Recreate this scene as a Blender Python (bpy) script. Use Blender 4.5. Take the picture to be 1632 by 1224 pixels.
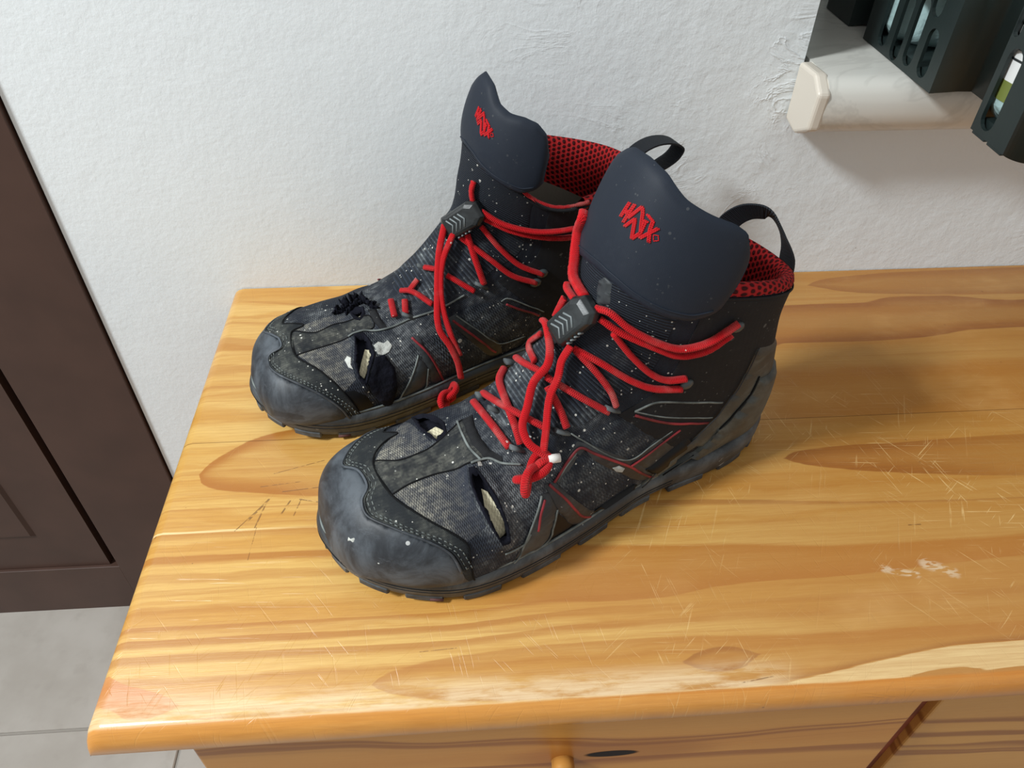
import bpy, bmesh, math, random
import numpy as np
from mathutils import Vector, Matrix
from mathutils.geometry import delaunay_2d_cdt

for o in list(bpy.data.objects): bpy.data.objects.remove(o)
S = bpy.context.scene
C = S.collection

# ------------------------------------------------------------------ camera, world, lights, exposure
TOP = .488                                  # height of the chest top above the floor
cam = bpy.data.cameras.new('camera'); co = bpy.data.objects.new('camera', cam); C.objects.link(co)
pitch, yaw, roll = 0.7460656, 0.0798185, 0.0158153
f0 = Vector((math.sin(yaw), math.cos(yaw), 0)); r0 = Vector((math.cos(yaw), -math.sin(yaw), 0)); u0 = Vector((0, 0, 1))
fw = f0*math.cos(pitch)-u0*math.sin(pitch); up = u0*math.cos(pitch)+f0*math.sin(pitch)
rt = r0*math.cos(roll)+up*math.sin(roll); up = up*math.cos(roll)-r0*math.sin(roll)
co.matrix_world = Matrix(((rt.x, up.x, -fw.x, .19780), (rt.y, up.y, -fw.y, -.55721), (rt.z, up.z, -fw.z, TOP+.39), (0, 0, 0, 1)))
cam.sensor_width = 36; cam.lens = 36*1202.845/1632; cam.clip_start = .01
S.camera = co

w = bpy.data.worlds.new('world'); S.world = w; w.use_nodes = True
bg = w.node_tree.nodes['Background']; bg.inputs[0].default_value = (1.0, .98, .95, 1); bg.inputs[1].default_value = .58

def area(name, loc, tgt, sx, sy, power, col):
    l = bpy.data.lights.new(name, 'AREA'); l.shape = 'RECTANGLE'; l.size = sx; l.size_y = sy; l.energy = power; l.color = col
    o = bpy.data.objects.new(name, l); C.objects.link(o); o.location = loc
    o.rotation_euler = (Vector(tgt)-Vector(loc)).to_track_quat('-Z', 'Y').to_euler()
    return o
area('ceiling_lamp', (-1.2, -.72, 1.95), (.2, -.15, .5), .28, .28, 44, (.93, .98, 1))

vs = S.view_settings; vs.view_transform = 'Standard'; vs.look = 'None'; vs.gamma = 1; vs.exposure = 0
vs.use_curve_mapping = False

# ------------------------------------------------------------------ helpers
def tag(o, label=None, cat=None, group=None, kind=None):
    if label: o['label'] = label
    if cat: o['category'] = cat
    if group: o['group'] = group
    if kind: o['kind'] = kind
    return o
def empty(name, loc=(0, 0, 0), rz=0):
    o = bpy.data.objects.new(name, None); C.objects.link(o); o.location = loc; o.rotation_euler.z = rz; o.empty_display_size = .02
    return o
def link(name, me, mat=None, parent=None):
    o = bpy.data.objects.new(name, me); C.objects.link(o)
    if mat: me.materials.append(mat)
    if parent: o.parent = parent
    return o
def mesh(name, verts, faces, mat=None, parent=None, smooth=True, uvs=None, sc=1.0):
    me = bpy.data.meshes.new(name)
    me.from_pydata([tuple(float(c)*sc for c in v) for v in verts], [], [tuple(int(i) for i in f) for f in faces])
    if uvs is not None:
        l = me.uv_layers.new(name='UVMap'); li = np.zeros(len(me.loops), int); me.loops.foreach_get('vertex_index', li)
        l.data.foreach_set('uv', np.asarray(uvs, 'f')[li].ravel())
    if smooth: me.polygons.foreach_set('use_smooth', [True]*len(me.polygons))
    me.update()
    return link(name, me, mat, parent)
def bm_obj(name, bm, mat=None, parent=None, smooth=False):
    me = bpy.data.meshes.new(name); bm.to_mesh(me); bm.free()
    if smooth: me.polygons.foreach_set('use_smooth', [True]*len(me.polygons))
    return link(name, me, mat, parent)
def add_box(bm, x0, x1, y0, y1, z0, z1, bev=0, seg=2):
    b = bmesh.new(); bmesh.ops.create_cube(b, size=1)
    for v in b.verts: v.co = Vector(((x0+x1)/2+v.co.x*(x1-x0), (y0+y1)/2+v.co.y*(y1-y0), (z0+z1)/2+v.co.z*(z1-z0)))
    if bev: bmesh.ops.bevel(b, geom=b.edges[:], offset=bev, segments=seg, affect='EDGES', profile=.5)
    me = bpy.data.meshes.new('t'); b.to_mesh(me); b.free(); bm.from_mesh(me); bpy.data.meshes.remove(me)
def box(name, x0, x1, y0, y1, z0, z1, mat, parent=None, bev=.001, seg=2):
    bm = bmesh.new(); add_box(bm, x0, x1, y0, y1, z0, z1, bev, seg)
    return bm_obj(name, bm, mat, parent)
def spline(pts, n):
    P = np.asarray(pts, float)
    if len(P) < 3: return P[0]+(P[-1]-P[0])*np.linspace(0, 1, n)[:, None]
    d = np.r_[0, np.cumsum(np.linalg.norm(np.diff(P, axis=0), axis=1)**.5)]
    x = np.linspace(0, d[-1], n); out = np.zeros((n, P.shape[1]))
    ext = np.vstack([2*P[0]-P[1], P, 2*P[-1]-P[-2]]); de = np.r_[2*d[0]-d[1], d, 2*d[-1]-d[-2]]
    for k, xv in enumerate(x):
        i = min(max(int(np.searchsorted(d, xv, 'right'))-1, 0), len(P)-2)+1
        t0, t1, t2, t3 = de[i-1:i+3]; p0, p1, p2, p3 = ext[i-1:i+3]
        a1 = (t1-xv)/(t1-t0)*p0+(xv-t0)/(t1-t0)*p1; a2 = (t2-xv)/(t2-t1)*p1+(xv-t1)/(t2-t1)*p2; a3 = (t3-xv)/(t3-t2)*p2+(xv-t2)/(t3-t2)*p3
        b1 = (t2-xv)/(t2-t0)*a1+(xv-t0)/(t2-t0)*a2; b2 = (t3-xv)/(t3-t1)*a2+(xv-t1)/(t3-t1)*a3
        out[k] = (t2-xv)/(t2-t1)*b1+(xv-t1)/(t2-t1)*b2
    return out
def tube_data(path, r, nr=10, ref=None, flat=1.0, closed=False, wob=0, seed=0):
    """verts, faces, uvs of a tube; ref = normals that the flat side faces, flat = thickness over width"""
    P = np.asarray(path, float); n = len(P); rng = random.Random(seed)
    T = (np.roll(P, -1, 0)-np.roll(P, 1, 0)) if closed else np.gradient(P, axis=0)
    T /= np.linalg.norm(T, axis=1, keepdims=True)+1e-12
    if ref is None:
        a = np.array([0, 0, 1.]) if abs(T[0][2]) < .9 else np.array([1., 0, 0])
        A = [a-T[0]*(a@T[0])]; A[0] = A[0]/np.linalg.norm(A[0])
        for k in range(1, n):
            v = A[-1]-T[k]*(A[-1]@T[k]); A.append(v/np.linalg.norm(v))
        A = np.array(A)
    else:
        A = np.broadcast_to(np.asarray(ref, float), P.shape); A = A-T*(A*T).sum(1, keepdims=True); A = A/(np.linalg.norm(A, axis=1, keepdims=True)+1e-12)
    B = np.cross(T, A); V = []; F = []; U = []
    L = np.r_[0, np.cumsum(np.linalg.norm(np.diff(P, axis=0), axis=1))]
    rr = np.broadcast_to(np.asarray(r, float), (n,))
    for k in range(n):
        for j in range(nr):
            a = 2*math.pi*j/nr; q = rr[k]*(1+wob*(rng.random()-.5))
            V.append(P[k]+A[k]*math.cos(a)*q*flat+B[k]*math.sin(a)*q); U.append((j/nr, L[k]))
    for k in range(n if closed else n-1):
        for j in range(nr):
            k2 = (k+1) % n; F.append((k*nr+j, k*nr+(j+1) % nr, k2*nr+(j+1) % nr, k2*nr+j))
    if not closed:
        F.append(tuple(range(nr-1, -1, -1))); F.append(tuple((n-1)*nr+j for j in range(nr)))
    return V, F, U
def tube(name, path, r, mat, parent=None, sc=1.0, **k):
    V, F, U = tube_data(path, r, **k)
    return mesh(name, V, F, mat, parent, True, U, sc)
def join_data(parts):
    V, F, U = [], [], []
    for v, f, u in parts:
        o = len(V); V += list(v); U += list(u); F += [tuple(i+o for i in q) for q in f]
    return V, F, U

# ------------------------------------------------------------------ materials (node helpers)
def lin(r, g, b):
    f = lambda c: (c/255)/12.92 if c <= 10.3 else ((c/255+.055)/1.055)**2.4
    return (f(r), f(g), f(b), 1)
class M:
    def __init__(s, name, col=(.5, .5, .5, 1), rough=.5, spec=.5):
        s.m = bpy.data.materials.new(name); s.m.use_nodes = True; s.t = s.m.node_tree; s.b = s.t.nodes['Principled BSDF']
        s.b.inputs['Base Color'].default_value = col; s.b.inputs['Roughness'].default_value = rough; s.b.inputs['Specular IOR Level'].default_value = spec
        s._c = None
    def n(s, ty, ins=None, out=0, **pr):
        n = s.t.nodes.new('ShaderNode'+ty)
        for k, v in pr.items(): setattr(n, k, v)
        for k, v in (ins or {}).items(): s.put(n.inputs[k], v)
        return n.outputs[out]
    def put(s, sock, v):
        if isinstance(v, bpy.types.NodeSocket): s.t.links.new(v, sock)
        else: sock.default_value = v
    def coord(s, kind='Object'):
        return s.n('TexCoord', out={'Generated': 0, 'Normal': 1, 'UV': 2, 'Object': 3}[kind])
    def mp(s, vec, scale=(1, 1, 1), loc=(0, 0, 0), rot=(0, 0, 0)):
        return s.n('Mapping', {'Vector': vec, 'Scale': scale, 'Location': loc, 'Rotation': rot})
    def ma(s, op, a, b=0, c=0, clamp=False):
        return s.n('Math', {0: a, 1: b, 2: c}, operation=op, use_clamp=clamp)
    def noise(s, vec, scale, detail=3, rough=.5, dist=0, out=0):
        return s.n('TexNoise', {'Vector': vec, 'Scale': scale, 'Detail': detail, 'Roughness': rough, 'Distortion': dist}, out)
    def vor(s, vec, scale, feature='F1', out=0, rnd=1):
        return s.n('TexVoronoi', {'Vector': vec, 'Scale': scale, 'Randomness': rnd}, out, feature=feature)
    def sep(s, vec):
        n = s.t.nodes.new('ShaderNodeSeparateXYZ'); s.put(n.inputs[0], vec); return n.outputs
    def comb(s, x, y, z=0): return s.n('CombineXYZ', {0: x, 1: y, 2: z})
    def step(s, v, a, b):            # smooth ramp: 0 at a, 1 at b
        return s.n('MapRange', {0: v, 1: a, 2: b, 3: 0., 4: 1.}, interpolation_type='SMOOTHSTEP', clamp=True)
    def mix(s, f, a, b, mode='MIX'):
        n = s.t.nodes.new('ShaderNodeMix'); n.data_type = 'RGBA'; n.blend_type = mode; n.clamp_factor = True
        s.put(n.inputs[0], f); s.put(n.inputs[6], a); s.put(n.inputs[7], b); return n.outputs[2]
    def mul(s, *a):
        r = a[0]
        for x in a[1:]: r = s.ma('MULTIPLY', r, x)
        return r
    def col(s, v): s.put(s.b.inputs['Base Color'], v)
    def rough(s, v): s.put(s.b.inputs['Roughness'], v)
    def bump(s, h, strength=.5, dist=.001, prev=None):
        i = {'Height': h, 'Strength': strength, 'Distance': dist}
        if prev is not None: i['Normal'] = prev
        o = s.n('Bump', i); s.put(s.b.inputs['Normal'], o); return o
    def specks(s, vec, scale, thr=.22, keep=.6):       # round spots of random size, some cells only
        d = s.vor(vec, scale); c = s.vor(vec, scale, out=1); k = s.sep(c)
        r = s.mul(s.ma('SUBTRACT', k[0], keep), thr/(1-keep))
        return s.step(s.ma('SUBTRACT', r, d), 0., .03)

def wood_top():
    m = M('lacquered_pine_top', rough=.3); v = m.coord()
    x, y, z = m.sep(v)
    yc = m.ma('MULTIPLY', y, 100); xc = m.ma('MULTIPLY', x, 100)
    wob = m.ma('MULTIPLY', m.ma('SUBTRACT', m.noise(m.comb(m.ma('MULTIPLY', xc, .16), m.ma('MULTIPLY', yc, .5)), 1.0, 3), .5), .9)
    fine = m.ma('MULTIPLY', m.ma('SUBTRACT', m.noise(m.comb(m.ma('MULTIPLY', xc, .35), m.ma('MULTIPLY', yc, 6)), 1.0, 2), .5), .18)
    yw = m.ma('ADD', yc, fine); xn = m.ma('DIVIDE', xc, 100)
    def curve(pts):
        n = m.t.nodes.new('ShaderNodeFloatCurve'); c = n.mapping.curves[0]
        q = [(px/100, (py+42)/44) for px, py in pts]
        c.points[0].location = q[0]; c.points[1].location = q[-1]
        for a in q[1:-1]: c.points.new(*a)
        for p in c.points: p.handle_type = 'AUTO_CLAMPED'
        n.mapping.extend = 'HORIZONTAL'; n.mapping.use_clip = False; n.mapping.update()
        m.put(n.inputs['Value'], xn); return m.ma('SUBTRACT', m.ma('MULTIPLY', n.outputs[0], 44), 42)
    def band(upper, lower, su=.12, sl=.12, inner=0, iw=.9):
        a = m.ma('SUBTRACT', curve(upper), yw); b = m.ma('SUBTRACT', yw, curve(lower))
        k = m.mul(m.step(a, 0., su), m.step(b, 0., sl))
        if inner:                                    # paler heart inside the darker rim
            d = m.ma('MINIMUM', a, b); k = m.mul(k, m.ma('SUBTRACT', 1, m.ma('MULTIPLY', m.step(d, .15, iw), inner)))
        return k
    def xfade(x0, x1): return m.step(xc, x0, x1)
    # growth rings seen as long streaks
    st = m.noise(m.comb(m.ma('MULTIPLY', xc, .012), m.ma('ADD', m.ma('MULTIPLY', yc, .42), wob)), 1.0, 3, .6)
    st2 = m.noise(m.comb(m.ma('MULTIPLY', xc, .02), m.ma('ADD', m.ma('MULTIPLY', yc, 1.3), wob), 7.3), 1.0, 2, .5)
    fib = m.noise(m.comb(m.ma('MULTIPLY', xc, .5), m.ma('MULTIPLY', yc, 14)), 1.0, 3, .6)
    light, mid, dark, red = lin(218, 178, 102), lin(200, 149, 71), lin(172, 111, 44), lin(138, 79, 34)
    c = m.mix(m.step(st, .38, .62), light, mid)
    c = m.mix(m.mul(m.step(st2, .55, .72), .45), c, dark)
    c = m.mix(m.mul(xfade(14, 50), .62), c, lin(166, 110, 47))
    def put(c, k, colr, s): return m.mix(m.mul(k, s), c, colr)
    # the board behind the joint: heartwood tongues
    c = put(c, m.mul(xfade(33, 42), band([(36, -5.5), (45, -4.9), (54, -4.9), (57.5, -4.2), (62, -4.3), (68, -5.2), (75, -4.6), (98, -5)],
                    [(36, -12), (40, -11.9), (43.6, -11), (46, -10.1), (52, -10.2), (58, -9.9), (62, -9.2), (68, -9.1), (98, -9.5)], .15, .12, .55, 1.5)), red, .85)
    c = put(c, band([(50.3, -2.2), (51.5, -1.5), (54, -1.0), (60, -.5), (98, -.2)], [(50.3, -2.2), (51.5, -2.7), (54, -3.5), (60, -4.1), (70, -4.5), (98, -4.6)], .12, .12, .5, 1.2), red, .62)
    c = put(c, m.mul(band([(0, -12.6), (98, -12.2)], [(0, -18.5), (98, -18.5)], 1.2, .05), xfade(30, 42)), dark, .55)
    c = put(c, band([(0, -1.6), (6, -2.4), (11, -3.6), (14, -5)], [(0, -2.0), (5, -2.9), (10, -4.2), (14, -5)], .3, .3), dark, .5)
    c = put(c, band([(0, -4.6), (5, -5.0), (10, -4.6), (30, -4)], [(0, -5.2), (5, -5.7), (10, -5.2), (30, -4.6)], .2, .5), dark, .45)
    c = put(c, band([(0, -6.6), (4, -7.2), (8, -7.6), (14, -7.4)], [(0, -8.6), (3, -8.9), (6, -8.6), (14, -7.5)], .2, .6), dark, .5)
    c = put(c, band([(0, -10.0), (3.5, -10.3), (6, -10.8)], [(0, -11.6), (3, -11.3), (6, -10.8)], .2, .3), dark, .4)
    # the tongue left of the boots and the streaks in front of it
    c = put(c, m.mul(band([(1.6, -21.4), (2.0, -20.5), (3.2, -19.3), (5.2, -18.0), (8.7, -17.2), (30, -16.6)],
                          [(1.6, -21.4), (1.9, -22.2), (3, -22.8), (6, -23.3), (10, -23.8), (30, -24.3)], .18, .12, .75, 1.6), m.ma('SUBTRACT', 1.15, xfade(5, 16))), dark, .95)
    for yy, wd, sft, stg in ((-24.3, .25, .2, .5), (-26.2, .7, .6, .55), (-27.9, .75, .4, .8), (-30.4, .5, .5, .3), (-32.6, .45, .3, .7), (-33.4, .6, .25, .75), (-34.35, .7, .4, .7)):
        c = put(c, m.mul(band([(0, yy+.05), (10, yy), (17, yy-.05), (26, yy+.5), (40, yy+.6)], [(0, yy-wd), (10, yy-wd), (17, yy-wd), (26, yy-wd+.5), (40, yy-wd+.5)], .06, sft),
                         m.ma('SUBTRACT', 1, xfade(20, 38))), dark, stg)
    c = put(c, m.mul(band([(0, -26.0), (30, -26.0)], [(0, -26.25), (30, -26.3)], .1, .05), m.ma('SUBTRACT', 1, xfade(2, 12))), lin(250, 225, 170), .7)
    # the board in front of the joint, right of the boots
    c = put(c, m.mul(band([(41.3, -22.3), (42.3, -21.7), (44.5, -21.4), (50, -21.2), (59.5, -20.9), (98, -20.5)],
                          [(41.3, -22.3), (42.2, -22.8), (44.5, -23.4), (50, -24.2), (57, -24.8), (98, -25.2)], .12, .12, .35, 1.5), m.ma('SUBTRACT', 1, m.mul(xfade(47, 62), .55))), red, .85)
    c = put(c, m.mul(xfade(15, 26), band([(24, -28.2), (30, -28.6), (36, -28.9), (44, -29.4), (55, -29.3), (98, -29)], [(24, -32.4), (28, -32.6), (31, -32.5), (34.2, -32.0), (43, -31.7), (54, -31.0), (98, -30.8)], .35, .1, .25, 1)), dark, .9)
    c = put(c, m.mul(xfade(24, 31), band([(28, -25.1), (36, -25.5), (45, -26.2), (60, -26.5), (98, -26.5)], [(28, -25.9), (36, -26.1), (45, -26.6), (60, -26.8), (98, -26.9)], .1, .3)), red, .55)
    c = put(c, band([(14.0, -36.7), (14.6, -36.2), (16.2, -35.7), (20, -35.2), (30, -34.9), (36, -35.2)], [(14.0, -36.7), (14.6, -37.1), (17, -37.7), (20, -38), (36, -38.3)], .12, .1, .6, .9), dark, .62)
    c = put(c, band([(0, -35.2), (.8, -35.7), (2, -36.1), (3.4, -36.6), (4.3, -37.2)], [(0, -37.0), (1, -37.4), (2.2, -37.9), (3.2, -37.75), (4.3, -37.2)], .1, .1), lin(196, 120, 60), .75)
    c = put(c, band([(30.8, -36.5), (32, -35.9), (33.5, -35.7), (35.4, -36.3)], [(30.8, -36.5), (32, -37.1), (33.3, -37.2), (35.4, -36.3)], .1, .1, .6, .5), red, .6)
    c = put(c, band([(35, -37.8), (37.6, -37.3), (41.7, -36.7), (46.1, -36.1), (50.4, -35.9), (98, -35.6)], [(35, -38.0), (37.6, -37.75), (41.7, -37.1), (46.1, -36.5), (50.4, -36.4), (98, -36.2)], .5, .06), red, .6)
    # bare worn wood along the front edge
    worn = m.noise(m.comb(m.ma('MULTIPLY', xc, .22), m.ma('MULTIPLY', yc, 1.1)), 1.0, 5, .65)
    fr = m.mul(m.step(yc, -36.2, -37.6), m.step(m.ma('ADD', yc, m.ma('MULTIPLY', worn, .3)), -38.0, -37.85))
    c = put(c, m.mul(fr, m.step(worn, .36, .56), m.ma('SUBTRACT', 1, xfade(34, 38))), lin(236, 216, 178), .62)
    c = put(c, band([(36, -38), (37.6, -37.75), (41.7, -37.1), (46.1, -36.5), (50.4, -36.4), (98, -36.2)], [(36, -38.1), (39, -38.15), (43, -38.05), (44.5, -37.8), (46, -37.75), (47.5, -38.0), (50, -37.9), (98, -37.8)], .06, .06), lin(226, 196, 140), .85)
    c = put(c, m.mul(m.step(yc, -38.0, -38.15), .6), lin(206, 126, 34), 1)
    # paler rubbed patch far right, scratches, dents, dirt
    rub = m.noise(m.comb(m.ma('MULTIPLY', xc, .09), m.ma('MULTIPLY', yc, .16), 3), 1.0, 4, .6)
    c = put(c, m.mul(m.step(rub, .5, .72), xfade(22, 40)), lin(206, 160, 96), .5)
    sc = None
    amt = m.mul(m.step(m.noise(v, 7, 3), .42, .62), m.ma('ADD', .12, m.mul(xfade(16, 34), .9)), m.step(yc, -12, -22))
    for i, (ang, s1, s2) in enumerate(((.9, 9, 330), (-.7, 11, 380), (2.0, 8, 300), (.06, 6, 420), (1.35, 10, 360))):
        q = m.noise(m.mp(m.mp(v, rot=(0, 0, ang)), (s1*3.2, s2*2.3, 1), (i*3.7, i*1.3, 0)), 1.0, 1.5, .5)
        g = m.noise(m.mp(v, (1, 1, 1), (i*.31, i, 0)), 38, 2)
        k = m.mul(m.step(q, .67, .73), m.step(g, .44, .56)); sc = k if sc is None else m.ma('MAXIMUM', sc, k)
    c = put(c, m.mul(sc, amt), lin(246, 214, 150), .5)
    def seg(x0, y0, x1, y1, wd):
        dx, dy = x1-x0, y1-y0; L2 = dx*dx+dy*dy
        t = m.ma('DIVIDE', m.ma('ADD', m.mul(m.ma('SUBTRACT', xc, x0), dx), m.mul(m.ma('SUBTRACT', yc, y0), dy)), L2, clamp=True)
        ex = m.ma('SUBTRACT', xc, m.ma('ADD', x0, m.ma('MULTIPLY', t, dx))); ey = m.ma('SUBTRACT', yc, m.ma('ADD', y0, m.ma('MULTIPLY', t, dy)))
        d = m.ma('SQRT', m.ma('ADD', m.mul(ex, ex), m.mul(ey, ey)))
        return m.step(d, wd, wd*.3)
    g = None
    for s in ((6.6, -23.8, 5.6, -25.4, .10), (6.5, -24.0, 6.1, -26.0, .07), (6.4, -24.1, 4.9, -26.2, .05), (8.0, -24.0, 7.6, -25.0, .08), (8.7, -23.9, 8.4, -25.2, .06), (8.6, -23.9, 9.8, -24.2, .06), (6.2, -26.0, 6.1, -28.4, .03),
              (5.9, -22.7, 8.5, -22.4, .045), (6.6, -21.6, 9.8, -20.6, .045), (7.4, -23.2, 10.3, -22.9, .05), (33.8, -37.85, 35.6, -37.6, .04), (16.6, -35.0, 18.6, -34.9, .03), (47.5, -28.3, 48.3, -28.3, .06)):
        k = seg(*s); g = k if g is None else m.ma('MAXIMUM', g, k)
    c = put(c, m.mul(g, m.step(m.noise(m.comb(m.ma('MULTIPLY', xc, 3), m.ma('MULTIPLY', yc, 3)), 1, 2), .36, .52)), lin(92, 62, 34), .75)
    p = m.mul(m.ma('MAXIMUM', seg(44.5, -31.4, 46.3, -31.9, .35), seg(47.2, -31.2, 48.6, -31.9, .55)), m.step(m.noise(m.comb(m.ma('MULTIPLY', xc, 1.2), m.ma('MULTIPLY', yc, 4)), 1, 3), .46, .54))
    c = put(c, p, lin(225, 208, 178), .6)
    dots = m.mul(m.specks(v, 140, .16, .93), m.step(m.noise(v, 9, 2), .5, .6))
    c = put(c, dots, lin(110, 66, 26), .6)
    c = put(c, m.step(m.noise(m.comb(m.ma('MULTIPLY', xc, .06), m.ma('ADD', m.ma('MULTIPLY', yc, 4.5), wob), 3), 1.0, 4, .65), .42, .66), dark, .26); c = put(c, m.step(fib, .35, .75), dark, .28); c = put(c, m.step(m.noise(m.comb(m.ma('MULTIPLY', xc, 1.1), m.ma('MULTIPLY', yc, 7)), 1.0, 4, .7), .56, .75), lin(240, 205, 140), .08)
    jt = m.step(m.ma('ABSOLUTE', m.ma('ADD', yc, 18.5)), .06, .02)
    c = put(c, jt, lin(120, 76, 36), .45)
    m.col(c)
    m.rough(m.ma('ADD', .27, m.ma('ADD', m.mul(m.noise(v, 30, 4), .12), m.mul(fr, .25))))
    m.bump(m.ma('ADD', m.mul(fib, .3), m.ma('SUBTRACT', m.noise(v, 22, 3), m.ma('ADD', sc, m.mul(g, 2)))), .25, .0006)
    m.b.inputs['Coat Weight'].default_value = .25; m.b.inputs['Coat Roughness'].default_value = .12
    return m.m

def pine(name, seed=0., tint=1.0, knot=None):
    m = M(name, rough=.38); v = m.coord(); x, y, z = m.sep(v)
    q = m.comb(m.ma('MULTIPLY', x, .9), m.ma('MULTIPLY', z, 34), m.ma('ADD', m.ma('MULTIPLY', y, 34), seed))
    wb = m.noise(m.comb(m.ma('MULTIPLY', x, 5), m.ma('MULTIPLY', z, 18), seed), 1, 2)
    zz = m.ma('ADD', m.ma('MULTIPLY', z, 62), m.ma('ADD', m.mul(wb, 2.6), m.ma('MULTIPLY', x, 3.0)))
    if knot:                                         # the grain bends round a dead knot
        kx, kz = knot; dx = m.ma('MULTIPLY', m.ma('SUBTRACT', x, kx), 16); dz = m.ma('MULTIPLY', m.ma('SUBTRACT', z, kz), 60)
        r2 = m.ma('ADD', m.mul(dx, dx), m.mul(dz, dz)); zz = m.ma('ADD', zz, m.mul(m.ma('DIVIDE', 1.0, m.ma('ADD', 1.0, r2)), m.ma('MULTIPLY', dz, 1.2)))
    rings = m.noise(m.comb(m.ma('MULTIPLY', x, .4), zz, seed), 1.0, 2, .4)
    fib = m.noise(m.comb(m.ma('MULTIPLY', x, 30), m.ma('MULTIPLY', z, 900), m.ma('MULTIPLY', y, 900)), 1, 2)
    A, B, D = [tuple([c*tint for c in lin(*k)[:3]]+[1]) for k in ((208, 152, 76), (190, 128, 54), (138, 78, 28))]
    c = m.mix(m.step(m.noise(q, .35, 2), .35, .65), A, B)
    c = m.mix(m.mul(m.step(rings, .56, .68), m.ma('SUBTRACT', 1, m.step(rings, .70, .76)), .8), c, D)
    c = m.mix(m.mul(fib, .2), c, D)
    if knot:
        c = m.mix(m.mul(m.step(r2, 1.6, .3), .45), c, D); c = m.mix(m.step(r2, .085, .05), c, lin(22, 12, 8)); m.rough(m.ma('ADD', .38, m.mul(m.step(r2, .085, .05), .55)))
    m.col(c); m.bump(m.ma('ADD', fib, rings), .12, .0006)
    return m.m

def plaster():
    m = M('white_plaster', rough=.85, spec=.25); v = m.coord(); x, y, z = m.sep(v)
    big = m.noise(v, 2.2, 3); mid = m.noise(v, 38, 5, .6); fine = m.noise(v, 210, 3, .6)
    rgh = m.step(x, .15, .4)                          # rougher trowel work near the window
    w1 = m.noise(m.mp(v, (1, 1, 1)), 9, 3, .55, 1.2); rid = m.ma('SUBTRACT', 1, m.ma('ABSOLUTE', m.ma('MULTIPLY', m.ma('SUBTRACT', w1, .5), 9)), clamp=True)
    w2 = m.noise(m.mp(v, (1, 1, 1.6), (4, 2, 1)), 16, 4, .6, 1.5); rid2 = m.ma('SUBTRACT', 1, m.ma('ABSOLUTE', m.ma('MULTIPLY', m.ma('SUBTRACT', w2, .52), 12)), clamp=True)
    dx = m.ma('MULTIPLY', m.ma('SUBTRACT', x, .43), 11); dz = m.ma('MULTIPLY', m.ma('SUBTRACT', z, .63), 9)
    near = m.mul(m.step(m.ma('ADD', m.mul(dx, dx), m.mul(dz, dz)), 1.0, .1), m.step(m.noise(m.mp(v, (1, 1, 1), (2, 5, 1)), 14, 2), .46, .60), .6)
    patch = m.ma('ADD', m.mul(m.step(m.noise(m.mp(v, (1, 1, 1), (9, 0, 3)), 6, 3), .5, .62), .3), near)
    h = m.ma('ADD', m.ma('ADD', m.mul(mid, m.ma('ADD', .72, m.mul(rgh, 1.1))), m.mul(fine, .35)), m.mul(m.ma('ADD', m.mul(rid, rid, .45), m.mul(rid2, rid2, .8)), patch, m.ma('ADD', .12, m.mul(rgh, 1.3))))
    c = m.mix(m.step(big, .35, .7), lin(226, 231, 233), lin(219, 225, 228))
    c = m.mix(m.mul(m.step(m.noise(v, 26, 5, .7), .66, .74), .35), c, lin(186, 184, 178))
    c = m.mix(m.mul(m.specks(v, 60, .1, .96), .7), c, lin(150, 148, 140))
    m.col(c); m.bump(h, .5, .0018)
    return m.m

def simple(name, rgb, rough=.5, spec=.5, bscale=0, bstr=.2, var=0, vscale=20, bdist=.0006):
    m = M(name, lin(*rgb), rough, spec); v = m.coord()
    if var:
        k = m.noise(v, vscale, 4); m.col(m.mix(m.step(k, .3, .7), tuple(c*(1-var) for c in lin(*rgb)[:3])+(1,), tuple(min(1, c*(1+var)) for c in lin(*rgb)[:3])+(1,)))
    if bscale: m.bump(m.noise(v, bscale, 3), bstr, bdist)
    return m.m

def tile_mat():
    m = M('grey_beige_floor_tile', rough=.45); v = m.coord()
    c = m.mix(m.step(m.noise(v, 6, 5, .6), .35, .65), lin(158, 152, 144), lin(172, 167, 160))
    c = m.mix(m.mul(m.step(m.noise(v, 45, 4), .55, .75), .3), c, lin(146, 140, 131))
    m.col(c); m.bump(m.noise(v, 60, 3), .1, .001); return m.m

def sill_mat():
    m = M('pale_marbled_sill', rough=.32); v = m.coord()
    k = m.noise(m.mp(v, (1, 1, 1), (0, 0, 0), (0, 0, .6)), 7, 5, .6, 1.5)
    c = m.mix(m.step(m.ma('ABSOLUTE', m.ma('SUBTRACT', k, .5)), .035, .0), lin(216, 215, 208), lin(206, 205, 198))
    c = m.mix(m.mul(m.specks(v, 90, .1, .95), .8), c, lin(120, 105, 85))
    m.col(c); return m.m

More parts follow.
